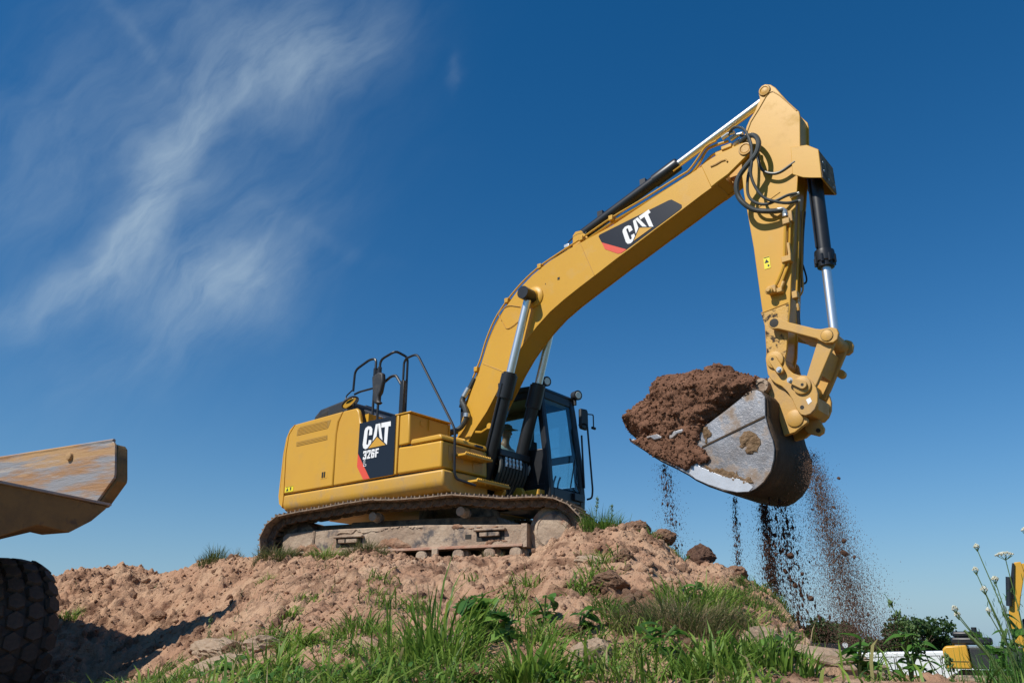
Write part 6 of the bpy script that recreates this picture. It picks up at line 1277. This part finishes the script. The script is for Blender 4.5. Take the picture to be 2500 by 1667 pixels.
hs_t = tag(empty('far_house', (hx0, hy0, -3.35), math.atan2(ER[1], ER[0])), 'small dark roofed hut in front of the far tree row', 'hut')
MB().box((-1.6, 0, 0), (1.4, 3, 1.95)).build('wall', M['bed'], hs_t, .02); MB().prism([(-1.8, 1.95), (1.6, 1.95), (1.5, 2.55), (-1.7, 2.62)], -.2, 3.2).build('roof', M['black_plastic'], hs_t, .02)
x, y = w2(17.45, 45); sg = tag(empty('site_sign', (x, y, -3.35), math.atan2(ER[1], ER[0])), 'small white round sign on a post before the dark hut', 'sign')
MB().cyl((0, 0, 0), (0, 0, 2.5), .03, 8).build('post', M['steel'], sg); MB().lathe((0, -.03, 2.5), (0, -1, 0), [(0, .14), (.01, .14)], 20).build('plate', M['white'], sg)
# white van
x, y = w2(17.3, 36); vn_ = tag(empty('van', (x, y, -3.33), math.atan2(ER[1], ER[0]) + R(-22)), 'long white panel van parked behind the far yellow excavator', 'van')
vp = [(-3.0, .45), (-3.0, 1.75), (-2.93, 2.05), (-2.75, 2.18), (2.1, 2.32), (2.45, 2.22), (3.1, 1.5), (3.75, 1.2), (3.9, .9), (3.9, .45)]
MB().prism(vp, -.95, .95).build('body', M['vanwhite'], vn_, .06, 50, 3)
for q in ([(-2.85, 1.05), (-2.85, 1.98), (-1.3, 2.02), (-1.3, 1.05)], [(-1.2, 1.05), (-1.2, 2.02), (.4, 2.08), (.4, 1.05)], [(.5, 1.0), (.5, 2.08), (1.7, 2.1), (1.7, 1.0)]):
    MB().prism(offset(q, -.03), -.955, -.945).build('panel_gap', M['seam'], vn_); MB().prism(q, -.962, -.95).build('side_panel', M['vanwhite'], vn_, .004)
MB().prism([(1.85, 1.45), (1.85, 2.05), (2.3, 2.05), (2.85, 1.5)], -.958, -.948).build('window', M['glass'], vn_); MB().box((-2.8, -.99, 1.10), (1.9, -.955, 1.14)).build('rubbing_strip', M['steel'], vn_)
for wx in (-2.0, 2.9):
    for s in (-1, 1): MB().lathe((wx, s * .75, .36), (0, s, 0), [(0, .36), (.2, .36), (.21, .22)], 24).build('wheel', M['tyre'], vn_)
# far excavator
x, y = w2(14.72, 26.6); ex2 = tag(empty('excavator', (x, y, -2.45), math.atan2(ER[1], ER[0]) + R(-30)), 'smaller yellow excavator far behind at the right edge, boom raised', 'excavator')
MB().prism([(-1.2, .95), (-1.22, 1.5), (-1.12, 1.60), (-.55, 1.63), (-.5, .95)], -1.0, 1.0).build('counterweight', M['yellow'], ex2, .05)
MB().box((-.49, -.95, .95), (.9, .95, 1.55)).build('engine_housing', M['black_plastic'], ex2, .03)
MB().box((-.95, -.8, 1.63), (.15, .8, 1.85)).box((-.9, -.7, 1.852), (-.1, .7, 2.02)).build('engine_hood', M['black'], ex2, .06)
MB().lathe((-.3, .1, 1.85), (0, 0, 1), [(0, .08), (.3, .08), (.3, .06)], 12).build('exhaust', M['black'], ex2)
MB().prism([(-1.3, .2), (-1.1, .02), (1.3, .02), (1.5, .25), (1.4, .6), (1.1, .78), (-1.1, .78), (-1.3, .6)], -1.2, -.7).build('track', M['mudsteel'], ex2, .03); MB().prism([(-1.3, .2), (-1.1, .02), (1.3, .02), (1.5, .25), (1.4, .6), (1.1, .78), (-1.1, .78), (-1.3, .6)], .7, 1.2).build('track', M['mudsteel'], ex2, .03)
MB().box((-.9, -.69, .35), (.9, .69, .9)).build('car_body', M['mudfloor'], ex2, .03)
MB().prism([(.66, 1.3), (.70, 2.4), (.84, 3.05), (.98, 3.25), (1.08, 3.9), (1.14, 4.04), (1.32, 4.05), (1.36, 3.7), (1.16, 3.1), (1.02, 2.6), (.98, 1.3)], -.18, .18).build('boom', M['yellow'], ex2, .02)
MB().prism([(.80, 2.95), (1.08, 4.02), (1.14, 4.0), (.94, 2.95)], -.25, -.19).build('cylinder_bracket', M['black'], ex2, .01)
MB().cyl((.62, -.25, 2.75), (.68, -.25, 1.4), .055, 10).build('cylinder_rod', M['chrome'], ex2); MB().cyl((.92, -.25, 3.6), (.78, -.25, 2.75), .09, 12).build('boom_cylinder', M['black'], ex2)
MB().prism([(1.25, 4.0), (1.42, 4.0), (2.4, 2.2), (2.2, 2.1)], -.14, .14).build('stick', M['yellow'], ex2, .02)
MB().box((1.05, .25, .95), (2.1, .95, 2.4)).build('cab', M['black'], ex2, .05); MB().box((-.49, -.96, 1.556), (.9, -.90, 1.60)).build('handrail', M['steel'], ex2); MB().box((-1.18, -1.01, 1.15), (-.56, -1.003, 1.17)).build('panel_seam', M['seam'], ex2)
